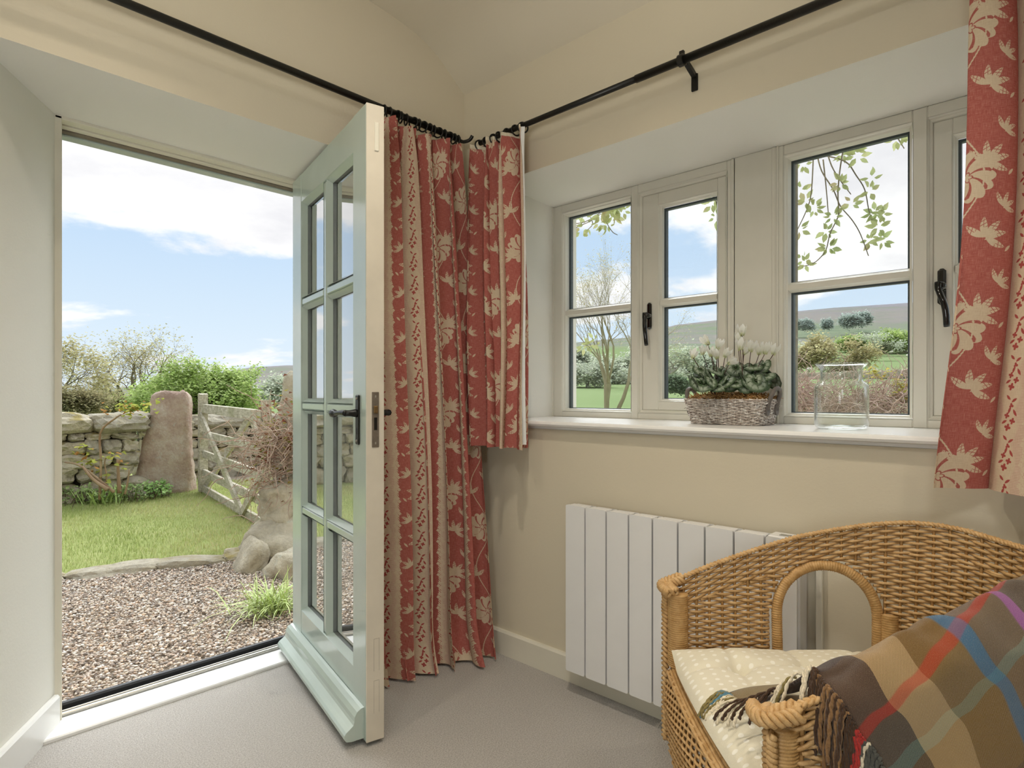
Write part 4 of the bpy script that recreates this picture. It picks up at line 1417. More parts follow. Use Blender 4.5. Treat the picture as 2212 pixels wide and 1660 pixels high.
cyclamen((BX0 + BX1) / 2, .955, 'white cyclamen with marbled leaves at the left of the basket', LA + [(1512, 826, 2.07, .036, 4.1, 1.0), (1575, 828, 2.07, .034, 3.6, .9)],
         [(1497, 772, 2.12, .031, 3.3, -.5), (1529, 742, 2.13, .035, 1.2, .9), (1518, 764, 2.15, .031, 4, .2), (1536, 768, 2.09, .031, 3.5, -.1), (1551, 752, 2.12, .033, 5, .3), (1549, 773, 2.08, .031, 2.2, .3), (1566, 770, 2.12, .031, 5.3, .5), (1575, 785, 2.08, .029, 5, 1.1)], 12)
cyclamen((BX0 + BX1) / 2, .865, 'taller white cyclamen with marbled leaves at the right of the basket', LB + [(1634, 822, 2.03, .041, 3.9, 1.05), (1662, 808, 2.10, .036, 5.6, .9), (1672, 820, 2.12, .035, 5.9, 1.2)],
         [(1603, 723, 2.10, .035, 2, .05), (1594, 738, 2.12, .031, 3, -.3), (1599, 754, 2.08, .036, 3.2, -.2), (1622, 757, 2.10, .035, 5, .2), (1640, 764, 2.10, .032, 4, .0), (1653, 762, 2.08, .037, 4.8, .1), (1671, 764, 2.10, .035, 5.2, .3), (1607, 764, 2.13, .029, 2.0, -.5)], 13)
# ================================================================= the garden outside
GZ = -.085
def stone_mat(name, cols, moss=.0, scale=6, lichen='#b9b8a6'):
    m, g = material(name)
    oi = g.n.new('ShaderNodeObjectInfo')
    p = g.pos()
    n = g.noise(p, scale, 4, .65); f = g.noise(p, scale * 9, 2, .6)
    c = g.ramp(n * .75 + f * .25, [(.30, lin(cols[0])), (.5, lin(cols[1])), (.70, lin(cols[2]))])
    c = g.mix(V(g, oi.outputs['Random']) * .35, c, lin(cols[1]))
    c = g.mix(g.smooth(g.noise(p, scale * 2.6, 5, .7), .58, .68) * .55, c, lin(lichen))
    if moss:
        nx, ny, nz = g.sep(V(g, g.n.new('ShaderNodeNewGeometry').outputs['Normal']))
        c = g.mix(g.m('MULTIPLY', g.smooth(nz, .35, .85), g.smooth(g.noise(p, scale * .9, 4), .46, .62)) * moss, c, lin('#8d7d34'))
    g.out(g.bsdf(c, .95, g.bump(g.noise(p, scale * 6, 3, .65), .7, .02), spec=.1))
    return m
M_GRIT = stone_mat('gritstone', ('#928a78', '#b8ae98', '#d3cab5'), .75)
M_GRIT2 = stone_mat('dark_gritstone', ('#837d6e', '#a59d8b', '#c4bba7'), .3)
M_STANDING = stone_mat('reddish_standing_stone', ('#93776a', '#b5a08f', '#cdc4b5'), .0, 4, '#bcc4bb')
M_WALLCORE = plain('dark_wall_core', '#3d382f', .95, .3, 10)

def stone_mesh(name, seed, mat, sub=2, rough=.16, box=3.2, smooth=True):
    import bmesh
    bm = bmesh.new(); bmesh.ops.create_icosphere(bm, subdivisions=sub, radius=1)
    off = Vector((seed * 7.3, seed * 3.1, seed * 1.7))
    for v in bm.verts:
        d = v.co.normalized()
        k = (abs(d.x) ** box + abs(d.y) ** box + abs(d.z) ** box) ** (-1 / box)
        r = k * (1 + rough * mnoise.noise(d * 1.3 + off) + rough * .5 * mnoise.noise(d * 3.1 + off) + rough * .22 * mnoise.noise(d * 8 + off))
        v.co = d * r * .5 * 1.12
    me = bpy.data.meshes.new(name); bm.to_mesh(me); bm.free()
    me.materials.append(mat)
    me.polygons.foreach_set('use_smooth', [smooth] * len(me.polygons))
    return me
STONES = [stone_mesh('wall_stone', k, M_GRIT if k % 3 else M_GRIT2, 3, .30, 5.0, False) for k in range(9)]

def stone_wall(name, label, x0, x1, y, z0, ztop, seed, cap=.19, run='x', thick=.34):
    """dry stone wall: every facing stone and coping stone is its own piece"""
    rr = random.Random(seed)
    root = empty(name, ((x0 + x1) / 2, y, z0), label, 'stone wall')
    core = MB().box((x0, y + .10, z0), (x1, y + thick, ztop - cap * .5))
    obj('wall_core', core, M_WALLCORE, root)
    z = z0; ch = [.21, .17, .15, .16, .13, .12, .12, .12]
    c = 0
    while z < ztop - cap - .04:
        h = min(ch[min(c, 7)] * rr.uniform(.9, 1.1), ztop - cap - z)
        x = x0 - rr.uniform(0, .2)
        while x < x1:
            w = rr.uniform(.13, .30) * (1.25 if c == 0 else 1)
            inst('wall_stone', rr.choice(STONES), root, (x + w / 2, y + .12 + rr.uniform(-.02, .02), z + h / 2),
                 (rr.uniform(-.06, .06), rr.uniform(-.07, .07), rr.uniform(-.05, .05)), (w * .95, .30, h * .95))
            x += w + rr.uniform(.002, .014)
        z += h; c += 1
    x = x0 - rr.uniform(0, .3)
    while x < x1:
        w = rr.uniform(.45, .85)
        h = cap * rr.uniform(.75, 1.1)
        inst('coping_stone', rr.choice(STONES), root, (x + w / 2, y + .14, z + h / 2), (rr.uniform(-.05, .05), rr.uniform(-.04, .04), rr.uniform(-.04, .04)), (w, .42, h))
        x += w + .01
    return root
WY = 7.95
stone_wall('dry_stone_wall', 'mossy dry stone wall beyond the lawn, left of the standing stone', -1.6, 1.98, WY, GZ, .86, 5)
stone_wall('dry_stone_wall', 'dry stone wall seen through the bars of the open gate', 2.5, 5.3, 9.0, GZ - .1, .80, 9)

def monolith(name, label, base, w0, w1, d0, d1, h, lean, seed, mat, top_round=.12, yaw=0.0):
    N, Mh = 32, 34
    mb = MB(); off = Vector((seed, seed * 2.1, 0))
    for j in range(Mh):
        t = j / (Mh - 1)
        sh = 1 if t < .95 else math.sqrt(max(.02, 1 - ((t - .95) / .05) ** 2 * .35))
        w = (w0 + (w1 - w0) * t ** .8) * sh; d = (d0 + (d1 - d0) * t) * sh
        for k in range(N):
            an = 2 * math.pi * k / N; c, s = math.cos(an), math.sin(an)
            q = (abs(c) ** 7 + abs(s) ** 7) ** (-1 / 7)
            r = 1 + .15 * mnoise.noise(Vector((c * 1.4, s * 1.4, t * 4)) + off) + .07 * mnoise.noise(Vector((c * 5, s * 5, t * 14)) + off)
            x = c * q * r * w / 2; y = s * q * r * d / 2
            X = x * math.cos(yaw) - y * math.sin(yaw); Y = x * math.sin(yaw) + y * math.cos(yaw)
            mb.v.append((base[0] + X + lean[0] * t, base[1] + Y + lean[1] * t, base[2] + h * t + (.05 * mnoise.noise(Vector((c * 2, s * 2, 1)) + off) if t > .94 else 0)))
    for j in range(Mh - 1):
        for k in range(N):
            k2 = (k + 1) % N; mb.f.append((j * N + k, j * N + k2, (j + 1) * N + k2, (j + 1) * N + k))
    mb.f.append(tuple((Mh - 1) * N + k for k in range(N)))
    o = obj(name, mb, mat, None, True)
    return tag(o, label, 'stone')
b = onz(362, 1066, GZ)
monolith('standing_stone', 'tall reddish standing stone gatepost at the end of the wall', (b.x, b.y + .12, GZ - .02),   .64, .37, .34, .26, 1.22, (.07, -.06), 4, M_STANDING, yaw=-.55)
M_GREYST = stone_mat('pale_lichened_stone', ('#948d7b', '#b6ad98', '#d0c8b2'), .15, 5, '#bcc0b2')
b = onz(600, 1162, GZ)
monolith('stone_gatepost', 'leaning stone gatepost half covered by bare climber beside the gate', (b.x + .16, b.y - .10, GZ - .02), .62, .42, .40, .34, 1.37, (.07, -.02), 9, M_GREYST, yaw=-.5)

def boulder(label, px, py, t, sx, sy, sz, rot, seed, name='boulder', mat=None, box=2.6, rough=.22):
    p = at(px, py, t)
    me = stone_mesh(name, seed, mat or M_GREYST, 4, rough * 1.5, box + .9)
    o = inst(name, me, None, p, rot, (sx, sy, sz))
    return tag(o, label, 'stone')
boulder('big grey boulder at the foot of the stone gatepost', 612, 1168, 4.45, .46, .40, .32, (.1, -.3, .4), 13)
boulder('flat round stone leaning against the big boulder on the gravel', 543, 1213, 4.13, .15, .30, .27, (.0, .42, -.25), 17, 'round_stone', None, 2.4, .12)
boulder('small rounded stone with a hole beside the door edge', 632, 1228, 3.98, .26, .2, .20, (.2, .2, .2), 23, 'holed_stone', None, 2.2, .2)
boulder('square walling stone on top of the big boulder', 612, 1104, 4.55, .27, .25, .15, (.05, .1, .5), 29, 'walling_stone', None, 4, .14)
boulder('wedge-shaped walling stone under the climber', 618, 1062, 4.6, .32, .28, .19, (-.1, -.35, .3), 31, 'walling_stone', None, 4, .18)

# flat kerb stones between lawn and gravel
kerb = empty('stone_edging', tuple(onz(330, 1225, GZ)), 'flat grey stone edging between the lawn and gravel', 'edging')
k0, k1 = onz(60, 1262, GZ), onz(640, 1196, GZ)
rr = random.Random(6); t = -1.2
kd = (k1 - k0); KL = kd.length; kd.normalize()
while t < KL + .6:
    w = rr.uniform(.34, .52)
    c = k0 + kd * (t + w / 2) + Vector((-kd.y, kd.x, 0)) * rr.uniform(.03, .07)
    inst('kerb_stone', STONES[rr.randrange(9)], kerb, (c.x, c.y, GZ - .01), (rr.uniform(-.05, .05), rr.uniform(-.04, .04), math.atan2(kd.y, kd.x) + rr.uniform(-.08, .08)), (w * .93, rr.uniform(.17, .22), .10))
    t += w

# ---------------------------------------------------------------- weathered field gate, standing open
def wood_mat():
    m, g = material('weathered_gate_timber')
    p = g.pos()
    n = g.noise(g.scale(p, (30, 5, 30)), 1.6, 5, .65); b2 = g.noise(p, 3, 4, .6)
    c = g.ramp(n, [(.3, lin('#9a927f')), (.5, lin('#bab29e')), (.72, lin('#dad3c2'))])
    c = g.mix(g.smooth(b2, .5, .68) * .45, c, lin('#8f8f68'))
    g.out(g.bsdf(c, .9, g.bump(n, .5, .006), spec=.1))
    return m
M_GATE = wood_mat()
GHx, GHy = 2.744, 7.70
GD = Vector((-.150, -.9887, 0))
GN = Vector((.9887, -.150, 0))
gate = empty('field_gate', (GHx, GHy, GZ), 'weathered five-bar wooden gate standing open by the standing stone', 'gate')
def gpt(d, z, o): return Vector((GHx, GHy, 0)) + GD * d + GN * o + Vector((0, 0, z))
def bar(name, d0, z0, d1, z1, h, o0, o1):
    """bar between two points in the gate plane, h its face height"""
    L = math.hypot(d1 - d0, z1 - z0); ux, uz = (d1 - d0) / L, (z1 - z0) / L; px, pz = -uz, ux
    mb = MB()
    cs = [(d0 + px * h / 2, z0 + pz * h / 2), (d1 + px * h / 2, z1 + pz * h / 2), (d1 - px * h / 2, z1 - pz * h / 2), (d0 - px * h / 2, z0 - pz * h / 2)]
    mb.prism(cs, lambda a, b, o: tuple(gpt(a, b, o)), o0, o1)
    return obj(name, mb, M_GATE, gate)
GL = 2.62
obj('hinge_stile', MB().prism([(0, GZ + .02), (.105, GZ + .02), (.105, 1.085), (.06, 1.10), (0, 1.09)], lambda a, b, o: tuple(gpt(a, b, o)), -.045, .045), M_GATE, gate)
obj('end_stile', MB().prism([(GL - .08, .0), (GL, .0), (GL, 1.04), (GL - .08, 1.04)], lambda a, b, o: tuple(gpt(a, b, o)), -.035, .035), M_GATE, gate)
bar('top_rail', .02, .925, GL, .900, .095, -.035, .035)
for z in (.617, .385, .163, -.026):
    bar('rail', .02, z, GL, z - .01, .080, -.016, .016)
bar('brace', .06, .86, 1.92, -.03, .080, -.045, -.018)
bar('brace', .12, .02, 1.96, .87, .075, .018, .045)
bar('brace', 1.92, -.03, 2.58, .40, .070, -.045, -.018)
bar('brace', 2.02, .87, 2.58, .30, .070, .018, .045)
mb = MB().tube([gpt(-.06, .80, 0), gpt(.02, .80, 0)], .012, 8)
obj('hinge', mb, M_BLACK, gate)

# ---------------------------------------------------------------- gravel and lawn
def scatter_mesh(name, tv, tf, N, pos, rot, scl, cols, mat, smooth=True):
    """numpy instancing of a small template into one mesh, colour per copy"""
    tv = np.asarray(tv, dtype=np.float64); nv = len(tv)
    c, s = np.cos(rot), np.sin(rot)
    v = tv[None] * scl[:, None, :]
    x = v[..., 0] * c[:, None] - v[..., 1] * s[:, None]; y = v[..., 0] * s[:, None] + v[..., 1] * c[:, None]
    v = np.stack([x, y, v[..., 2]], -1) + pos[:, None, :]
    tf = np.asarray(tf, dtype=np.int32); k = tf.shape[1]
    f = (tf[None] + (np.arange(N) * nv)[:, None, None]).reshape(-1, k)
    me = bpy.data.meshes.new(name)
    me.vertices.add(N * nv); me.vertices.foreach_set('co', v.reshape(-1))
    me.loops.add(f.size); me.loops.foreach_set('vertex_index', f.reshape(-1).astype(np.int32))
    me.polygons.add(len(f)); me.polygons.foreach_set('loop_start', (np.arange(len(f)) * k).astype(np.int32))
    me.update(calc_edges=True)
    if smooth: me.polygons.foreach_set('use_smooth', np.ones(len(f), dtype=bool))
    ca = me.color_attributes.new('col', 'FLOAT_COLOR', 'POINT')
    rgba = np.ones((N, nv, 4), dtype=np.float32); rgba[..., :3] = cols[:, None, :]
    ca.data.foreach_set('color', rgba.reshape(-1))
    me.materials.append(mat)
    o = bpy.data.objects.new(name, me); COL.objects.link(o)
    return o
def attr_mat(name, rough=.8, var=.25, trans=0):
    m, g = material(name)
    n = g.n.new('ShaderNodeAttribute'); n.attribute_name = 'col'
    c = V(g, n.outputs['Color'])
    c = g.mix(g.noise(g.pos(), 90, 3, .6) * var, c, lin('#6b5d4e')) if var else c
    if trans:
        d_ = g.n.new('ShaderNodeBsdfDiffuse'); g.put(d_.inputs[0], c)
        t_ = g.n.new('ShaderNodeBsdfTranslucent'); g.put(t_.inputs[0], c)
        mx = g.n.new('ShaderNodeMixShader'); mx.inputs[0].default_value = trans
        g.l.new(d_.outputs[0], mx.inputs[1]); g.l.new(t_.outputs[0], mx.inputs[2]); g.out(mx.outputs[0])
    else:
        g.out(g.bsdf(c, rough, None, spec=.3))
    return m
rng = np.random.default_rng(5)
def pal(cols, N, jit=.12):
    P_ = np.array([lin(c)[:3] for c in cols]); a_ = P_[rng.integers(0, len(P_), N)]
    return np.clip(a_ * (1 + rng.normal(0, jit, (N, 1))), 0, 1)
# earth below everything near the house
def earth():
    m, g = material('garden_soil')
    n = g.noise(g.pos(), 14, 5, .7); f = g.noise(g.pos(), 120, 3, .6)
    c = g.ramp(n * .5 + f * .5, [(.3, lin('#9c8d7b')), (.7, lin('#c9bba8'))])
    g.out(g.bsdf(c, .95, g.bump(f, .8, .02), spec=.1)); return m
gb = MB().box((-7, 2.62, GZ - .3), (7, 13, GZ - .012))
structure('ground', gb, earth())
structure('ground_bounce', MB().box((2.40, -4.0, GZ - .3), (4.1, 2.62, GZ - .02)), plain('pale_bounce_gravel', '#d8cfc2', .9, .15, 60, .5))  # pale strip added outside the window to bounce light onto its soffit
import bmesh as _bm
bm_ = _bm.new(); _bm.ops.create_icosphere(bm_, subdivisions=1, radius=.5)
bm_.verts.ensure_lookup_table()
ico_v = [tuple(v.co) for v in bm_.verts]; ico_f = [[l.vert.index for l in f.loops] for f in bm_.faces]; bm_.free()
kn = np.array([-kd.y, kd.x]); kp = np.array([k0.x, k0.y])
NP = 47000
x = rng.uniform(.15, 2.35, NP * 2); y = rng.uniform(2.60, 4.75, NP * 2)
sd = (x - kp[0]) * kn[0] + (y - kp[1]) * kn[1]
ok = sd < -.02
x, y = x[ok][:NP], y[ok][:NP]; N = len(x)
sz = rng.lognormal(math.log(.0105), .28, N).clip(.006, .022)
scl = np.stack([sz * rng.uniform(.9, 1.5, N), sz * rng.uniform(.8, 1.1, N), sz * rng.uniform(.5, .8, N)], 1)
pos = np.stack([x, y, GZ + rng.uniform(-.006, .010, N)], 1)
gv_ = scatter_mesh('gravel', ico_v, ico_f, N, pos, rng.uniform(0, 6.3, N), scl,
                   pal(['#d9cabb', '#c6b5a4', '#e6dccf', '#b3a292', '#d2b79d', '#a2958a', '#e0cfba', '#c2aa97', '#8d8279', '#eee8df'], N), attr_mat('mixed_pebbles', .6, .12))
tag(gv_, 'pale brown gravel spread outside the threshold', 'gravel', kind='stuff')
# larger pale pebbles lying loose on the gravel
# lawn: soil sheet + blades
lw = MB(); nL = 40
def lawnpt(i, j):
    d = -2.2 + (KL + 3.4) * i / (nL - 1)
    p = k0 + kd * d + Vector((-kd.y, kd.x, 0)) * (.02)
    yy = p.y + (WY + 2.6 - p.y) * j / (nL - 1)
    return (p.x, yy, GZ + .010 + .012 * mnoise.noise(Vector((p.x, yy, 0)) * .9))
lw.grid(lawnpt, nL, nL)
m, g = material('lawn_thatch')
n_ = g.noise(g.pos(), 2.2, 5, .7); f_ = g.noise(g.pos(), 130, 3, .6)
c_ = g.ramp(n_ * .6 + f_ * .4, [(.3, lin('#8d9856')), (.5, lin('#a6af6e')), (.7, lin('#bfbb86'))])
g.out(g.bsdf(c_, .95, g.bump(f_, .8, .02), spec=.05))
structure('ground_lawn', lw, m)
bl_v = [(-.5, 0, 0), (.5, 0, 0), (.35, .25, .55), (-.35, .25, .55), (0, .75, 1.0)]
def blades(name, label, xs, ys, z, hgt, wid, cols, kind='stuff', lean=1.0, bend=.6):
    N = len(xs)
    h = rng.uniform(.6, 1.2, N) * hgt
    scl = np.stack([np.full(N, wid) * rng.uniform(.7, 1.2, N), h * rng.uniform(.2, 1.1, N) * lean, h], 1)
    pos = np.stack([xs, ys, np.full(N, z)], 1)
    tri = [(0, 1, 2), (0, 2, 3), (3, 2, 4)]
    o = scatter_mesh(name, bl_v, tri, N, pos, rng.uniform(0, 6.3, N), scl, cols, attr_mat(name + '_blades', .8, 0, .35), False)
    return tag(o, label, 'grass', kind=kind)
NG = 76000
x = rng.uniform(-.6, 3.9, NG); y = rng.uniform(3.9, 8.4, NG)
sd = (x - kp[0]) * kn[0] + (y - kp[1]) * kn[1]
ok = (sd > .09) & ~((y > 7.6) & (x < 2.35)) & ~((x > 2.0) & (y < 5.0) & (x > 2.55 - (5.0 - y)))
x, y = x[ok], y[ok]
patch = np.array([mnoise.noise(Vector((a_ * 1.1, b_ * 1.1, 5))) for a_, b_ in zip(x, y)])
c1 = pal(['#9fae66', '#adba76', '#8f9f5a', '#b8bd82'], len(x)); c2 = pal(['#cdc594', '#c2be84', '#d6cfa6', '#b4b674'], len(x))
wmix = np.clip(.35 + patch * 1.1 + rng.normal(0, .25, len(x)), 0, 1)[:, None]
blades('lawn_grass', 'short mown lawn grass between the gravel and stone wall', x, y, GZ + .004, .034, .0042, c1 * (1 - wmix) + c2 * wmix)
# ================================================================= trees, shrubs and climbers
def grow(mb, tips, p, d, L, r, depth, rr, cfg):
    """recursive branching into tubes; collects twig tips"""
    n = cfg.get('seg', 3); pts = [p]; rad = [r]
    for k in range(n):
        d = (d + Vector((rr.uniform(-1, 1), rr.uniform(-1, 1), rr.uniform(-1, 1))) * cfg['wob'] + Vector((0, 0, cfg['up'])) * (1 if depth > 0 else .3)).normalized()
        pts.append(pts[-1] + d * (L / n)); rad.append(r * (1 - (1 - cfg['taper']) * (k + 1) / n))
    mb.tube(pts, rad, 6 if depth < 2 else (4 if depth < 4 else 3), caps=False)
    if depth >= cfg['depth']:
        tips.append((pts[-1], d)); tips.append((pts[-2], d)); return
    if depth >= cfg['depth'] - 2: tips.append((pts[-1], d))
    for k in range(rr.choice(cfg['kids'])):
        ax = d.orthogonal().normalized(); ax = Matrix.Rotation(rr.uniform(0, 6.3), 3, d) @ ax
        nd = (Matrix.Rotation(rr.uniform(*cfg['ang']), 3, ax) @ d)
        nd.z *= cfg.get('flat', 1); nd.normalize()
        q = pts[-1] if k < 2 else pts[-2]
        grow(mb, tips, q, nd, L * rr.uniform(*cfg['len']), rad[-1] * cfg['thin'], depth + 1, rr, cfg)

def leaf_cards(tips, per, size, spread, rr, cols, name, mat, parent, droop=0):
    N = len(tips) * per
    if N == 0: return
    pos = np.empty((N, 3)); i = 0
    for (p, d) in tips:
        for k in range(per):
            pos[i] = (p.x + rr.gauss(0, spread), p.y + rr.gauss(0, spread), p.z + rr.gauss(0, spread) - droop); i += 1
    lv = [(-.5, -.3, 0), (.5, -.25, .15), (.3, .5, .35), (-.4, .4, -.15)]
    off = np.array(wloc(parent)); pos -= off
    s = rng.uniform(.6, 1.3, N) * size
    scl = np.stack([s, s, s * rng.uniform(.4, 2.0, N) * rng.choice([-1, 1], N)], 1)
    o = scatter_mesh(name, lv, [(0, 1, 2), (0, 2, 3)], N, pos, rng.uniform(0, 6.3, N), scl, pal(cols, N, .15), mat, False)
    o.parent = parent; o['kind'] = 'stuff'
    return o
M_FOLI = attr_mat('foliage', .8, 0, .4)
def bark(name, lo, hi):
    return plain(name, lo, .95, .25, 12, .4) if hi is None else stone_like(name, lo, hi)
def stone_like(name, lo, hi):
    m, g = material(name); n = g.noise(g.scale(g.pos(), (1, 1, .3)), 9, 5, .6)
    g.out(g.bsdf(g.ramp(n, [(.3, lin(lo)), (.7, lin(hi))]), .95, None, spec=.05)); return m
M_BARK = stone_like('grey_bark', '#6d6453', '#948b76')
M_BARKL = stone_like('lichened_bark', '#8b8468', '#b0a98c')

def tree(name, label, px, py_base, py_top, width, t, cfg, seed, leaf, mat=M_BARK, cat='tree', thick=.035, stems=1, lean=(0, 0)):
    """foot seen at (px, py_base), crown top at py_top, crown 'width' photo pixels across"""
    rr = random.Random(seed); b = at(px, py_base, t)
    root = empty(name, b, label, cat)
    mb = MB(); tips = []
    for s in range(stems):
        d = Vector((lean[0] + rr.uniform(-.5, .5) * (stems > 1), lean[1] + rr.uniform(-.5, .5) * (stems > 1), 1)).normalized()
        grow(mb, tips, Vector((rr.uniform(-.02, .02), rr.uniform(-.02, .02), -.02)) * (stems > 1), d, cfg['trunk'], thick, 0, rr, cfg)
    A = np.array(mb.v); H_ = (py_base - py_top) * t / F_PX; W_ = width * t / F_PX
    sz = H_ / np.percentile(A[:, 2], 99.3)
    ext = max(np.percentile(A[:, 0], 98.5) - np.percentile(A[:, 0], 1.5), np.percentile(A[:, 1], 98.5) - np.percentile(A[:, 1], 1.5))
    sx = W_ / ext
    cx_, cy_ = np.median(A[:, 0]), np.median(A[:, 1])
    def tf(p):
        k = min(1, max(0, p[2] / (cfg['trunk'] * 1.5)))
        return Vector((b.x + (p[0] - cx_ * k) * sx, b.y + (p[1] - cy_ * k) * sx, b.z + p[2] * sz))
    mb.v = [tuple(tf(p)) for p in mb.v]
    tips = [(tf(p), d) for (p, d) in tips]
    obj('branches', mb, mat, root, True)
    if leaf: leaf_cards(tips, leaf[0], leaf[1], leaf[2], rr, leaf[3], 'foliage', M_FOLI, root)
    return root
OAK = dict(depth=7, kids=[2, 2, 3], ang=(.35, .95), len=(.66, .86), taper=.72, thin=.74, wob=.20, up=.02, trunk=.24, flat=.9)
OAKW = dict(depth=6, kids=[3, 3, 2], ang=(.45, 1.1), len=(.62, .84), taper=.72, thin=.72, wob=.22, up=.0, trunk=.22, flat=.75)
BUSH = dict(depth=5, kids=[3, 3, 4], ang=(.3, .9), len=(.62, .85), taper=.7, thin=.7, wob=.18, up=.04, trunk=.28)
THIN = dict(depth=7, kids=[2, 2, 3], ang=(.25, .65), len=(.66, .86), taper=.72, thin=.72, wob=.16, up=.05, trunk=.26)
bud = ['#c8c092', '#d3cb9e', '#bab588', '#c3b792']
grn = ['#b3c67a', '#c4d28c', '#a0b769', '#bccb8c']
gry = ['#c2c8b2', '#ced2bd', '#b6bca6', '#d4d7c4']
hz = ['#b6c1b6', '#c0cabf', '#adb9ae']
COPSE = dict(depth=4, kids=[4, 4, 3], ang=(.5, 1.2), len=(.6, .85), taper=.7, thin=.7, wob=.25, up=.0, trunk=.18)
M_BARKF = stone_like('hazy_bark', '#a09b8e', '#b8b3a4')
tree('oak_tree', 'bare-branched oak with first buds beyond the garden wall', 285, 912, 724, 270, 36, OAK, 41, (1, .10, .25, bud), thick=.026, stems=5)
tree('budding_tree', 'olive budding tree at the left edge of the doorway', 118, 935, 742, 210, 30, OAK, 8, (2, .11, .25, bud), thick=.022, stems=3)
tree('hawthorn_bush', 'fresh green hawthorn behind the gate and standing stone', 445, 935, 798, 215, 15, BUSH, 5, (8, .06, .10, grn), stems=4, cat='bush', thick=.02)
tree('hawthorn_bush', 'smaller green hawthorn just left of the standing stone', 340, 930, 842, 100, 17, BUSH, 6, (7, .06, .10, grn), stems=3, cat='bush', thick=.02)
tree('shrub', 'brown leafless shrub behind the wall at the far left', 170, 935, 846, 100, 14, BUSH, 12, (2, .045, .08, ['#a59c76', '#b3a982', '#96926c']), stems=4, cat='bush', thick=.015)
tree('shrub', 'low brown shrub behind the wall under the oak', 258, 935, 862, 100, 17, BUSH, 14, (2, .045, .08, ['#a59c76', '#b3a982', '#a3ad6c']), stems=4, cat='bush', thick=.015)
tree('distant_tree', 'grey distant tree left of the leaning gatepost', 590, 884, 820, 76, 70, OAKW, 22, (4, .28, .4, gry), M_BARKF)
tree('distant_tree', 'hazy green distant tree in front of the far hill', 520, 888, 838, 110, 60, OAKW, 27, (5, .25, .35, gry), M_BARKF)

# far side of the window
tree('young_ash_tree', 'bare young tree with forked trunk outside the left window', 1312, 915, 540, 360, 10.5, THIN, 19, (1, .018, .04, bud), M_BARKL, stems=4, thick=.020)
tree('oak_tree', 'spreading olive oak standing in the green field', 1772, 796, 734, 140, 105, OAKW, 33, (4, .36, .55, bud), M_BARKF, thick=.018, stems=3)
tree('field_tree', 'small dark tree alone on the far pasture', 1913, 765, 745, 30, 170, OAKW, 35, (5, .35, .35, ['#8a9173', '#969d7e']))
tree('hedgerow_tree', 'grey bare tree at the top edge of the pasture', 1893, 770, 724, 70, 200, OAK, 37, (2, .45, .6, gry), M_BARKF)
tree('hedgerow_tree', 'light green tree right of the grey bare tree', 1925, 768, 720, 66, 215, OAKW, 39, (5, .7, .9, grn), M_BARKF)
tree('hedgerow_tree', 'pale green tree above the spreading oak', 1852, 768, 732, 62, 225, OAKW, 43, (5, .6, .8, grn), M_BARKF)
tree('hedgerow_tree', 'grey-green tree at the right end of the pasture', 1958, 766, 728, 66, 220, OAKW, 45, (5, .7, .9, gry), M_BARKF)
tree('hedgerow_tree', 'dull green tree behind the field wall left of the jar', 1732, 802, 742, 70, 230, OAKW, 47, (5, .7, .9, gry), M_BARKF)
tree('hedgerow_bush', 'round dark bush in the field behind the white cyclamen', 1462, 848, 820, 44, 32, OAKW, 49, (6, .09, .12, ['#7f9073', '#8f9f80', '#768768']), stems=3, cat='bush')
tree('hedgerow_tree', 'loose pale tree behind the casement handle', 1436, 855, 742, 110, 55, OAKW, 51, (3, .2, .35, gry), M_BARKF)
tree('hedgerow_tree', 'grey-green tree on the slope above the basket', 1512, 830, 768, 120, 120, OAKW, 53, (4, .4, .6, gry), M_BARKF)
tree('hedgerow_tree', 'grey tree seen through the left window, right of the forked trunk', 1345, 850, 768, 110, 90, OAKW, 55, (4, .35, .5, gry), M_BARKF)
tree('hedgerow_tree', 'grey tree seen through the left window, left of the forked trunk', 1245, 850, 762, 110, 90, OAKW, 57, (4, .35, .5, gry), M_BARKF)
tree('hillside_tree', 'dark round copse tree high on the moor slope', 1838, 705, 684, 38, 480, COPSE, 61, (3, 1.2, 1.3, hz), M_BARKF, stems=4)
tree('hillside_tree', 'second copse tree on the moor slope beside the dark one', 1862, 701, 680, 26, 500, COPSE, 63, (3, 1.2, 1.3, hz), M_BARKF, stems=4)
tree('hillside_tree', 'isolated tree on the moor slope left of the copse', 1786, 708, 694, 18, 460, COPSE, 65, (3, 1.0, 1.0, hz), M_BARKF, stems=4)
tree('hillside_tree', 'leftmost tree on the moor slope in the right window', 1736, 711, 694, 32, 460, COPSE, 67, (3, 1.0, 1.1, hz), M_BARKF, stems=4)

for (px, yb, yt, w_, t_, sd_, lab) in ((1268, 860, 792, 90, 60, 71, 'grey woodland tree low behind the forked trunk, leftmost'), (1318, 858, 780, 90, 75, 72, 'grey woodland tree low behind the forked trunk, second'),
        (1400, 850, 775, 90, 85, 73, 'grey-green woodland tree hidden partly by the window mullion'), (1475, 838, 778, 90, 100, 74, 'pale woodland tree right of the casement handle'),
        (1545, 832, 775, 80, 125, 75, 'pale woodland tree at the right edge of the left casement'), (1700, 812, 752, 80, 180, 76, 'pale woodland tree left of the spreading oak')):
    tree('woodland_tree', lab, px, yb, yt, w_, t_, OAKW, sd_, (3, .004 * t_, .006 * t_, gry), M_BARKF)

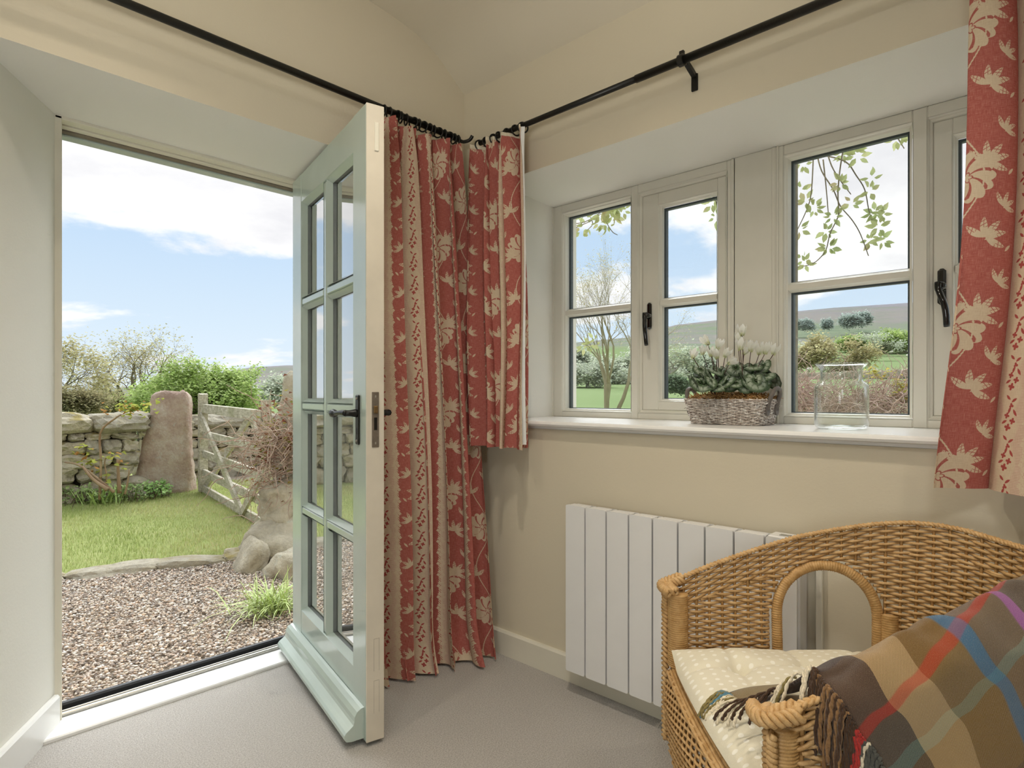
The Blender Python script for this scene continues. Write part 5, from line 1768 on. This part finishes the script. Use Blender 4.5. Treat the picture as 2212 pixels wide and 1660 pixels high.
# ---------------------------------------------------------------- land
def land():
    xs_d = [(-900, 868), (-300, 862), (140, 846), (430, 822), (480, 806), (540, 795), (632, 789), (760, 800), (1000, 790), (1235, 741), (1356, 729), (1460, 702), (1547, 692), (1716, 673), (1800, 665), (1965, 655), (2300, 645), (3200, 640)]
    # depth, share of the ridge height reached on the door side / window side
    dpt = [3.2, 6, 10, 16, 24, 34, 46, 60, 76, 92, 110, 130, 155, 180, 210, 240, 280, 330, 400, 480, 570, 680, 800, 900, 980, 1100]
    ydoor = [None] * 4 + [893, 887, 881, 877, 874, 871, 869, 867, 866, 865, 864, 863, 862, 860, 856, 851, 846, 840]
    cols_ = []
    xs_ = list(range(-1400, 3300, 20))
    mb = MB(); uv = []
    for px in xs_:
        ridge = float(np.interp(px, [q[0] for q in xs_d], [q[1] for q in xs_d]))
        wside = ss(px, 640, 1150)
        tilt = (px - 1840) / 500
        for t in dpt:
            zd = None
            # window side profile (seen heights of field, wall, pasture, moor)
            yw = float(np.interp(t, [3.2, 8, 16, 30, 60, 92, 110, 150, 205, 260, 330, 480, 680, 900, 1100], [1250, 990, 905, 864, 838, 818, 806, 788, 768, 752, 738, 715, 690, 0, 40]))
            if 60 <= t <= 260: yw -= 7 * max(-1.5, min(1.2, tilt)) * min(1, (t - 60) / 80)
            if t >= 330:
                k = ss(t, 300, 900); yw = 750 + (ridge - 750) * (k ** .8)
            if t > 900: yw = ridge + (t - 900) * .3
            yd = float(np.interp(t, [3.2, 6, 10, 16, 24, 46, 92, 180, 300, 500], [1300, 1090, 985, 930, 905, 886, 876, 869, 865, 862]))
            if t > 300:
                k = ss(t, 300, 900); yd = 865 + (ridge - 865) * k
            if t > 900: yd = ridge + (t - 900) * .3
            y = yd * (1 - wside) + yw * wside
            p = at(px, y, t)
            amp = .0009 * t
            p.z += amp * mnoise.noise(Vector((p.x / (t * .18 + 3), p.y / (t * .18 + 3), 2)))
            if t < 12: p.z = min(p.z, -.25 if t < 9.5 else -.2)
            mb.v.append(tuple(p)); uv.append((t, px))
    n = len(dpt)
    for i in range(len(xs_) - 1):
        for j in range(n - 1):
            mb.f.append((i * n + j, (i + 1) * n + j, (i + 1) * n + j + 1, i * n + j + 1))
    m, g = material('pasture_and_hazed_moor')
    px_, py_, pz_ = g.sep(g.pos())
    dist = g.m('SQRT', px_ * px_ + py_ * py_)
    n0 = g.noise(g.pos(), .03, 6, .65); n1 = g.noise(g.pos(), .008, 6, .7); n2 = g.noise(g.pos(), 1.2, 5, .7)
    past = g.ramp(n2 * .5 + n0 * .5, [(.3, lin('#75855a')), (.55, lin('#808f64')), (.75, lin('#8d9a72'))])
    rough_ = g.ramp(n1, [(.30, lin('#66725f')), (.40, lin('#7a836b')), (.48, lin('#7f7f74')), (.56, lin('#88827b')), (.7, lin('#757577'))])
    moor = g.ramp(n1, [(.3, lin('#73737a')), (.5, lin('#7f7c82')), (.7, lin('#898480'))])  # slope and moor greyed: distance haze put into the colour
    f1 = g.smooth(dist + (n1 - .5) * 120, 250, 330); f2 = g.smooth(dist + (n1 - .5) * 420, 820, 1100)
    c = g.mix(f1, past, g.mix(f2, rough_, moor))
    g.out(g.bsdf(c, 1.0, None, spec=0))
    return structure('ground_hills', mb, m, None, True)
land()

# field wall on the far pasture
fw = empty('field_wall', tuple(at(1850, 815, 92)), 'dark dry stone wall crossing the green pasture', 'stone wall')
rr = random.Random(3)
pa, pb_ = at(1600, 822, 93), at(2150, 803, 90)
n = 60
for k in range(n):
    a_ = pa.lerp(pb_, k / n); b_ = pa.lerp(pb_, (k + 1.06) / n)
    c = (a_ + b_) / 2
    inst('wall_section', STONES[rr.randrange(9)], fw, (c.x, c.y, c.z + .1), (0, 0, math.atan2(b_.y - a_.y, b_.x - a_.x)), ((b_ - a_).length * 1.15, .7, rr.uniform(1.0, 1.25)))

# grazing sheep
M_FLEECE = plain('fleece', '#e9e4d6', .95, .08, 5)
sheep_body = stone_mesh('fleece_body', 3, M_FLEECE, 2, .08, 2.4); sheep_head = stone_mesh('sheep_head', 5, plain('sheep_face', '#cfc8ba', .9), 1, .05, 2.2)
leg_me = mesh_of('leg', MB().tube([(0, 0, 0), (0, 0, .4)], .05, 5), plain('sheep_leg', '#8d8577', .9))
spots_ = [(1892, 806, 118, 'by the middle of the pasture, above the field wall'), (1961, 772, 172, 'near the right edge of the high pasture'), (1891, 766, 190, 'near the foot of the grey bare tree'),
          (1836, 787, 140, 'on the slope right of the spreading oak'), (1748, 805, 100, 'below the spreading oak, left of the jar'), (1925, 764, 180, 'beside the small dark tree')]
for (px, py, t, where) in spots_:
    b = at(px, py, t); s = empty('sheep', b, 'white sheep grazing ' + where, 'sheep', 'sheep on the pasture')
    yaw = rr.uniform(0, 6.3); c_, s_ = math.cos(yaw), math.sin(yaw)
    inst('fleece_body', sheep_body, s, b + Vector((0, 0, .55)), (0, 0, yaw), (1.1, .5, .5))
    inst('sheep_head', sheep_head, s, b + Vector((c_ * .62, s_ * .62, .5)), (0, .5, yaw), (.34, .2, .2))
    for (lx, ly) in ((.35, .14), (.35, -.14), (-.35, .14), (-.35, -.14)):
        inst('leg', leg_me, s, b + Vector((c_ * lx - s_ * ly, s_ * lx + c_ * ly, 0)))
# ================================================================= small planting near the house
def twigs(mb, c, r, n, rr, rad, seg=5, step=.06, grav=-.05, squash=1.0):
    for k in range(n):
        p = c + Vector((rr.gauss(0, r[0]), rr.gauss(0, r[1]), rr.gauss(0, r[2])))
        d = Vector((rr.uniform(-1, 1), rr.uniform(-1, 1), rr.uniform(-.6, .9))).normalized(); pts = [p]
        for q in range(seg):
            d = (d + Vector((rr.uniform(-1, 1), rr.uniform(-1, 1), rr.uniform(-1, 1) + grav)) * .45).normalized()
            pts.append(pts[-1] + d * step * rr.uniform(.6, 1.3))
        mb.tube(pts, [rad * (1 - .6 * q / seg) for q in range(seg + 1)], 3, caps=False)
    return mb
# bare climber over the gatepost
rr = random.Random(77)
cb_ = at(618, 985, 4.62)
vine = empty('bare_climber', tuple(at(612, 1090, 4.62)), 'tangled bare climber with red-brown shoots over the stone gatepost', 'climber')
mb = MB(); twigs(mb, at(622, 985, 4.6), (.16, .10, .19), 420, rr, .0045, 6, .055, -.25)
o = obj('twigs', mb, stone_like('pale_dry_twig', '#a3887a', '#cdb9a4'), vine, True); tag(o, kind='stuff')
tips = [(at(rr.gauss(605, 26), rr.gauss(965, 55), 4.55 + rr.uniform(-.12, .1)), Vector((0, 0, 1))) for k in range(150)]
leaf_cards(tips, 2, .032, .025, rr, ['#8f6a4f', '#a5674f', '#8f8a4c', '#a89a55', '#7a5545'], 'young_leaves', M_FOLI, vine)
mb = MB(); twigs(mb, at(618, 1268, 3.92), (.12, .07, .01), 60, rr, .0025, 5, .03, -.1)
dt = obj('dry_grass', mb, stone_like('dry_straw', '#a88f72', '#cdb899'), None, True); tag(dt, 'dry straw and runners on the gravel below the boulders', 'dry grass', kind='stuff')

def clump(name, label, base, n, h, w, spread, cols, rr, cat='plant', arch=.6):
    root = empty(name, base, label, cat)
    mb = MB()
    for k in range(n):
        an = rr.uniform(0, 6.3); d = Vector((math.cos(an), math.sin(an), 0)); sd = Vector((-d.y, d.x, 0))
        L = h * rr.uniform(.7, 1.25); p0 = base + Vector((rr.gauss(0, spread), rr.gauss(0, spread), 0))
        out = rr.uniform(.3, 1.0) * arch
        pts = [p0 + d * (L * out * t) + Vector((0, 0, L * (t - .62 * out * t * t * 1.1))) for t in (0, .25, .5, .75, 1)]
        ws = [w, w * 1.1, w, w * .7, w * .1]
        b = len(mb.v)
        for q, ww in zip(pts, ws): mb.v += [tuple(q - sd * ww), tuple(q + sd * ww)]
        for q in range(4): mb.f.append((b + 2 * q, b + 2 * q + 1, b + 2 * q + 3, b + 2 * q + 2))
    o = obj('blades', mb, plain(name + '_leaf', cols, .6, .25, 30), root, True); tag(o, kind='stuff')
    return root
rr = random.Random(9)
clump('grass_tuft', 'arching green grass tuft growing in the gravel', onz(588, 1322, GZ), 230, .24, .0028, .06, '#b5c57c', rr, 'grass', 1.35)
clump('daffodil_leaves', 'strappy green bulb leaves at the foot of the stone wall', onz(232, 1088, GZ), 70, .26, .008, .09, '#a9c074', rr, 'plant', .8)
def leafy(name, label, base, n, size, spread, cols, seed):
    root = empty(name, base, label, 'plant'); rr = random.Random(seed)
    mb = MB(); tips = []
    for k in range(n):
        p = base + Vector((rr.gauss(0, spread), rr.gauss(0, spread), 0)); q = p + Vector((rr.gauss(0, .03), rr.gauss(0, .03), rr.uniform(.05, .18)))
        mb.tube([p, q], .003, 4); tips.append((q, Vector((0, 0, 1))))
    o = obj('stems', mb, M_LSTEM, root); tag(o, kind='stuff')
    leaf_cards(tips, 8, size, .030, rr, cols, 'leaves', M_FOLI, root)
leafy('leafy_perennial', 'bright green leafy plant in front of the standing stone', onz(333, 1078, GZ), 34, .035, .07, ['#aaca82', '#bcd694', '#9bbd74'], 3)
leafy('ground_cover', 'low green ground cover at the left foot of the wall', onz(165, 1092, GZ), 40, .035, .13, ['#a8bd7c', '#b8ca8c', '#98ad70'], 4)
leafy('ground_cover', 'low dark ground cover between the bulb leaves and standing stone', onz(280, 1086, GZ), 22, .03, .10, ['#98aa70', '#a8ba82', '#889a66'], 5)
# pruned rose stems with a spray of new leaves
rose = empty('rose_bush', tuple(onz(260, 1082, GZ)), 'pruned rose stems with yellow-green new leaves in front of the wall', 'rose bush')
mb = MB()
def stem(pix, t, r):
    pts = cr([at(a_, b_, t - .2) for a_, b_ in pix], 4); mb.tube(pts, [r * (1 - .5 * k / (len(pts) - 1)) for k in range(len(pts))], 6)
stem([(215, 1080), (218, 1000), (217, 935), (248, 905), (262, 896)], 6.55, .014)
stem([(258, 1066), (256, 1030), (254, 992)], 6.6, .022)
stem([(246, 1064), (205, 1030), (170, 1005), (140, 999)], 6.5, .016)
stem([(232, 1058), (200, 1035), (178, 1008)], 6.45, .020)
stem([(270, 1068), (276, 1040), (279, 1015)], 6.6, .012)
stem([(228, 1062), (230, 1030), (226, 1000), (232, 985)], 6.6, .010)
obj('stems', mb, stone_like('rose_stem', '#8a6b52', '#b29c80'), rose, True)
rr = random.Random(15); tips = []
for (cx_, cy_, sx, sy, nn) in ((282, 885, 26, 8, 40), (176, 985, 10, 14, 14), (240, 1000, 18, 14, 16), (195, 1005, 8, 10, 8)):
    tips += [(at(rr.gauss(cx_, sx), rr.gauss(cy_, sy), 6.36), Vector((0, 0, 1))) for k in range(nn)]
leaf_cards(tips, 2, .045, .02, rr, ['#c3c064', '#b3b85c', '#a8ad55', '#b98a55'], 'new_leaves', M_FOLI, rose)

# bramble hedge below the right window
rr = random.Random(52)
hedge = empty('bramble_hedge', tuple(at(1850, 1190, 4.4)), 'brown leafless bramble hedge outside the right window', 'hedge')
mb = MB()
for k in range(60):
    px = rr.uniform(1640, 2280)
    top = float(np.interp(px, [1640, 1715, 1760, 1800, 1850, 1900, 1965, 2100, 2280], [880, 850, 835, 870, 860, 850, 825, 830, 850]))
    twigs(mb, at(px, top + abs(rr.gauss(30, 26)), rr.uniform(4.1, 4.7)), (.10, .10, .06), 40, rr, .0035, 6, .05, -.1)
o = obj('twigs', mb, stone_like('bramble_twig', '#a38a7d', '#d0bbae'), hedge, True); tag(o, kind='stuff')
tips = [(at(rr.uniform(1640, 2280), rr.gauss(885, 25), rr.uniform(4.1, 4.7)), Vector((0, 0, 1))) for k in range(260)]
leaf_cards(tips, 2, .025, .03, rr, ['#9a7f70', '#a98f7d', '#8b8a5e', '#7e6f5c'], 'dead_leaves', M_FOLI, hedge)
tips = [(at(rr.gauss(px, 10), rr.gauss(py, 6), 4.2), Vector((0, 0, 1))) for (px, py) in ((1870, 812), (1890, 806), (1915, 816), (1945, 838), (1955, 826), (1960, 850)) for k in range(9)]
leaf_cards(tips, 2, .026, .015, rr, ['#c2b35e', '#b5b566', '#d0bf74'], 'yellow_shoots', M_FOLI, hedge)

# clematis trailing over the windows
cle = empty('trailing_clematis', (2.52, .70, 1.95), 'trailing clematis stems with young leaves hanging outside the right window', 'climber')
cle2 = empty('trailing_clematis', (2.52, 1.9, 1.98), 'clematis sprig with leaves in the top corner of the left window', 'climber')
M_CST = stone_like('clematis_stem', '#7d786c', '#a39b8a')
cleaf = MB(); cuv = []
cleaf.v = [(0, 0, 0), (.35, .28, .05), (.30, .0, .0), (.35, -.28, .05), (.70, .24, .04), (.68, 0, -.02), (.70, -.24, .04), (1.15, 0, -.10)]
cleaf.f = [(0, 2, 1), (0, 3, 2), (1, 2, 5, 4), (2, 3, 6, 5), (4, 5, 7), (5, 6, 7)]
def cl_mat():
    m, g = material('young_clematis_leaf'); n = g.noise(g.pos(), 14, 3)
    c = g.ramp(n, [(.3, lin('#a3b27c')), (.55, lin('#b9c08c')), (.75, lin('#bfae8c'))])
    d_ = g.n.new('ShaderNodeBsdfDiffuse'); g.put(d_.inputs[0], c); t_ = g.n.new('ShaderNodeBsdfTranslucent'); g.put(t_.inputs[0], c)
    mx = g.n.new('ShaderNodeMixShader'); mx.inputs[0].default_value = .4
    g.l.new(d_.outputs[0], mx.inputs[1]); g.l.new(t_.outputs[0], mx.inputs[2]); g.out(mx.outputs[0]); return m
cleaf_me = mesh_of('leaf', cleaf, cl_mat(), True)
CXO = 2.52
rr = random.Random(66)
def cstem(pix, root, r=.0028):
    pts = cr([onx(a_, b_, CXO + rr.uniform(-.01, .01)) for a_, b_ in pix], 4)
    obj('stem', MB().tube(pts, [r * (1 - .4 * k / (len(pts) - 1)) for k in range(len(pts))], 5), M_CST, root, True)
def cluster(px, py, root, n=5, s=.036, rad=14):
    n += 2; c = onx(px, py, CXO)
    for k in range(n):
        an = 2 * math.pi * k / n + rr.uniform(-.5, .5)
        q = onx(px + math.cos(an) * rr.uniform(3, 9), py + math.sin(an) * rr.uniform(3, 9), CXO + rr.uniform(-.02, .02))
        # leaf axis roughly in the plane of the window
        d = Vector((rr.uniform(-.5, .5), -math.cos(an) + rr.uniform(-.2, .2), -math.sin(an) * .8 - .1)).normalized()
        nrm = Vector((1, rr.uniform(-.8, .8), rr.uniform(-.8, .8))).normalized()
        y_ = nrm.cross(d).normalized(); z_ = d.cross(y_)
        M_ = Matrix((d, y_, z_)).transposed()
        o = inst('leaf', cleaf_me, root, q, M_.to_euler(), (s * rr.uniform(.55, 1.0),) * 3)
for pix in ([(1757, 318), (1756, 360), (1752, 420), (1742, 455), (1720, 502)], [(1764, 330), (1775, 370), (1800, 410), (1815, 445), (1840, 475), (1858, 505), (1876, 553)],
            [(1786, 328), (1797, 360), (1815, 390), (1838, 420)], [(1764, 333), (1824, 348), (1850, 380), (1868, 410), (1876, 450), (1884, 478)],
            [(1822, 320), (1814, 370), (1810, 420), (1812, 460), (1805, 480), (1793, 505), (1786, 535), (1778, 550), (1755, 570), (1716, 579)],
            [(1778, 345), (1784, 400), (1790, 470)], [(1934, 290), (1945, 308), (1953, 321)]):
    cstem(pix, cle)
for (px, py, n) in ((1736, 355, 7), (1728, 412, 4), (1742, 435, 5), (1760, 450, 6), (1728, 495, 5), (1820, 330, 8), (1848, 320, 6), (1852, 338, 5), (1815, 397, 7), (1885, 385, 4), (1878, 412, 4),
                    (1800, 468, 6), (1838, 440, 4), (1888, 460, 6), (1905, 462, 5), (1898, 490, 6), (1880, 520, 6), (1905, 520, 5), (1785, 500, 6), (1790, 535, 7), (1740, 570, 4), (1735, 560, 3), (1938, 300, 6), (1952, 295, 4), (1716, 340, 4)):
    cluster(px, py, cle, n)
for pix in ([(1232, 485), (1262, 480), (1290, 465), (1310, 445)], [(1300, 440), (1308, 475), (1322, 500), (1334, 508)], [(1234, 497), (1255, 487), (1275, 478), (1298, 462)], [(1276, 470), (1280, 485), (1268, 498)], [(1532, 418), (1545, 430)]):
    cstem(pix, cle2)
for (px, py, n) in ((1258, 462, 4), (1268, 488, 4), (1300, 465, 7), (1312, 455, 8), (1330, 445, 7), (1345, 455, 5), (1298, 482, 5), (1312, 485, 4), (1325, 470, 5), (1258, 500, 3), (1340, 440, 5)):
    cluster(px, py, cle2, n, .046)
cle3 = empty('trailing_clematis', (2.52, 1.12, 1.9), 'clematis leaf tips at the right edge of the left casement pane', 'climber')
for (px, py, n) in ((1546, 428, 5), (1538, 440, 4), (1548, 470, 3)): cluster(px, py, cle3, n, .04)
cstem([(1530, 405), (1545, 430), (1552, 455)], cle3)
cle4 = empty('dead_flower_head', tuple(onx(1272, 742, 2.5)), 'withered flower head with brown leaves outside the left window', 'climber')
for (px, py, n) in ((1270, 745, 6), (1282, 738, 5), (1262, 750, 5)): cluster(px, py, cle4, n, .035)
cstem([(1224, 690), (1240, 712), (1262, 740), (1275, 752)], cle4)
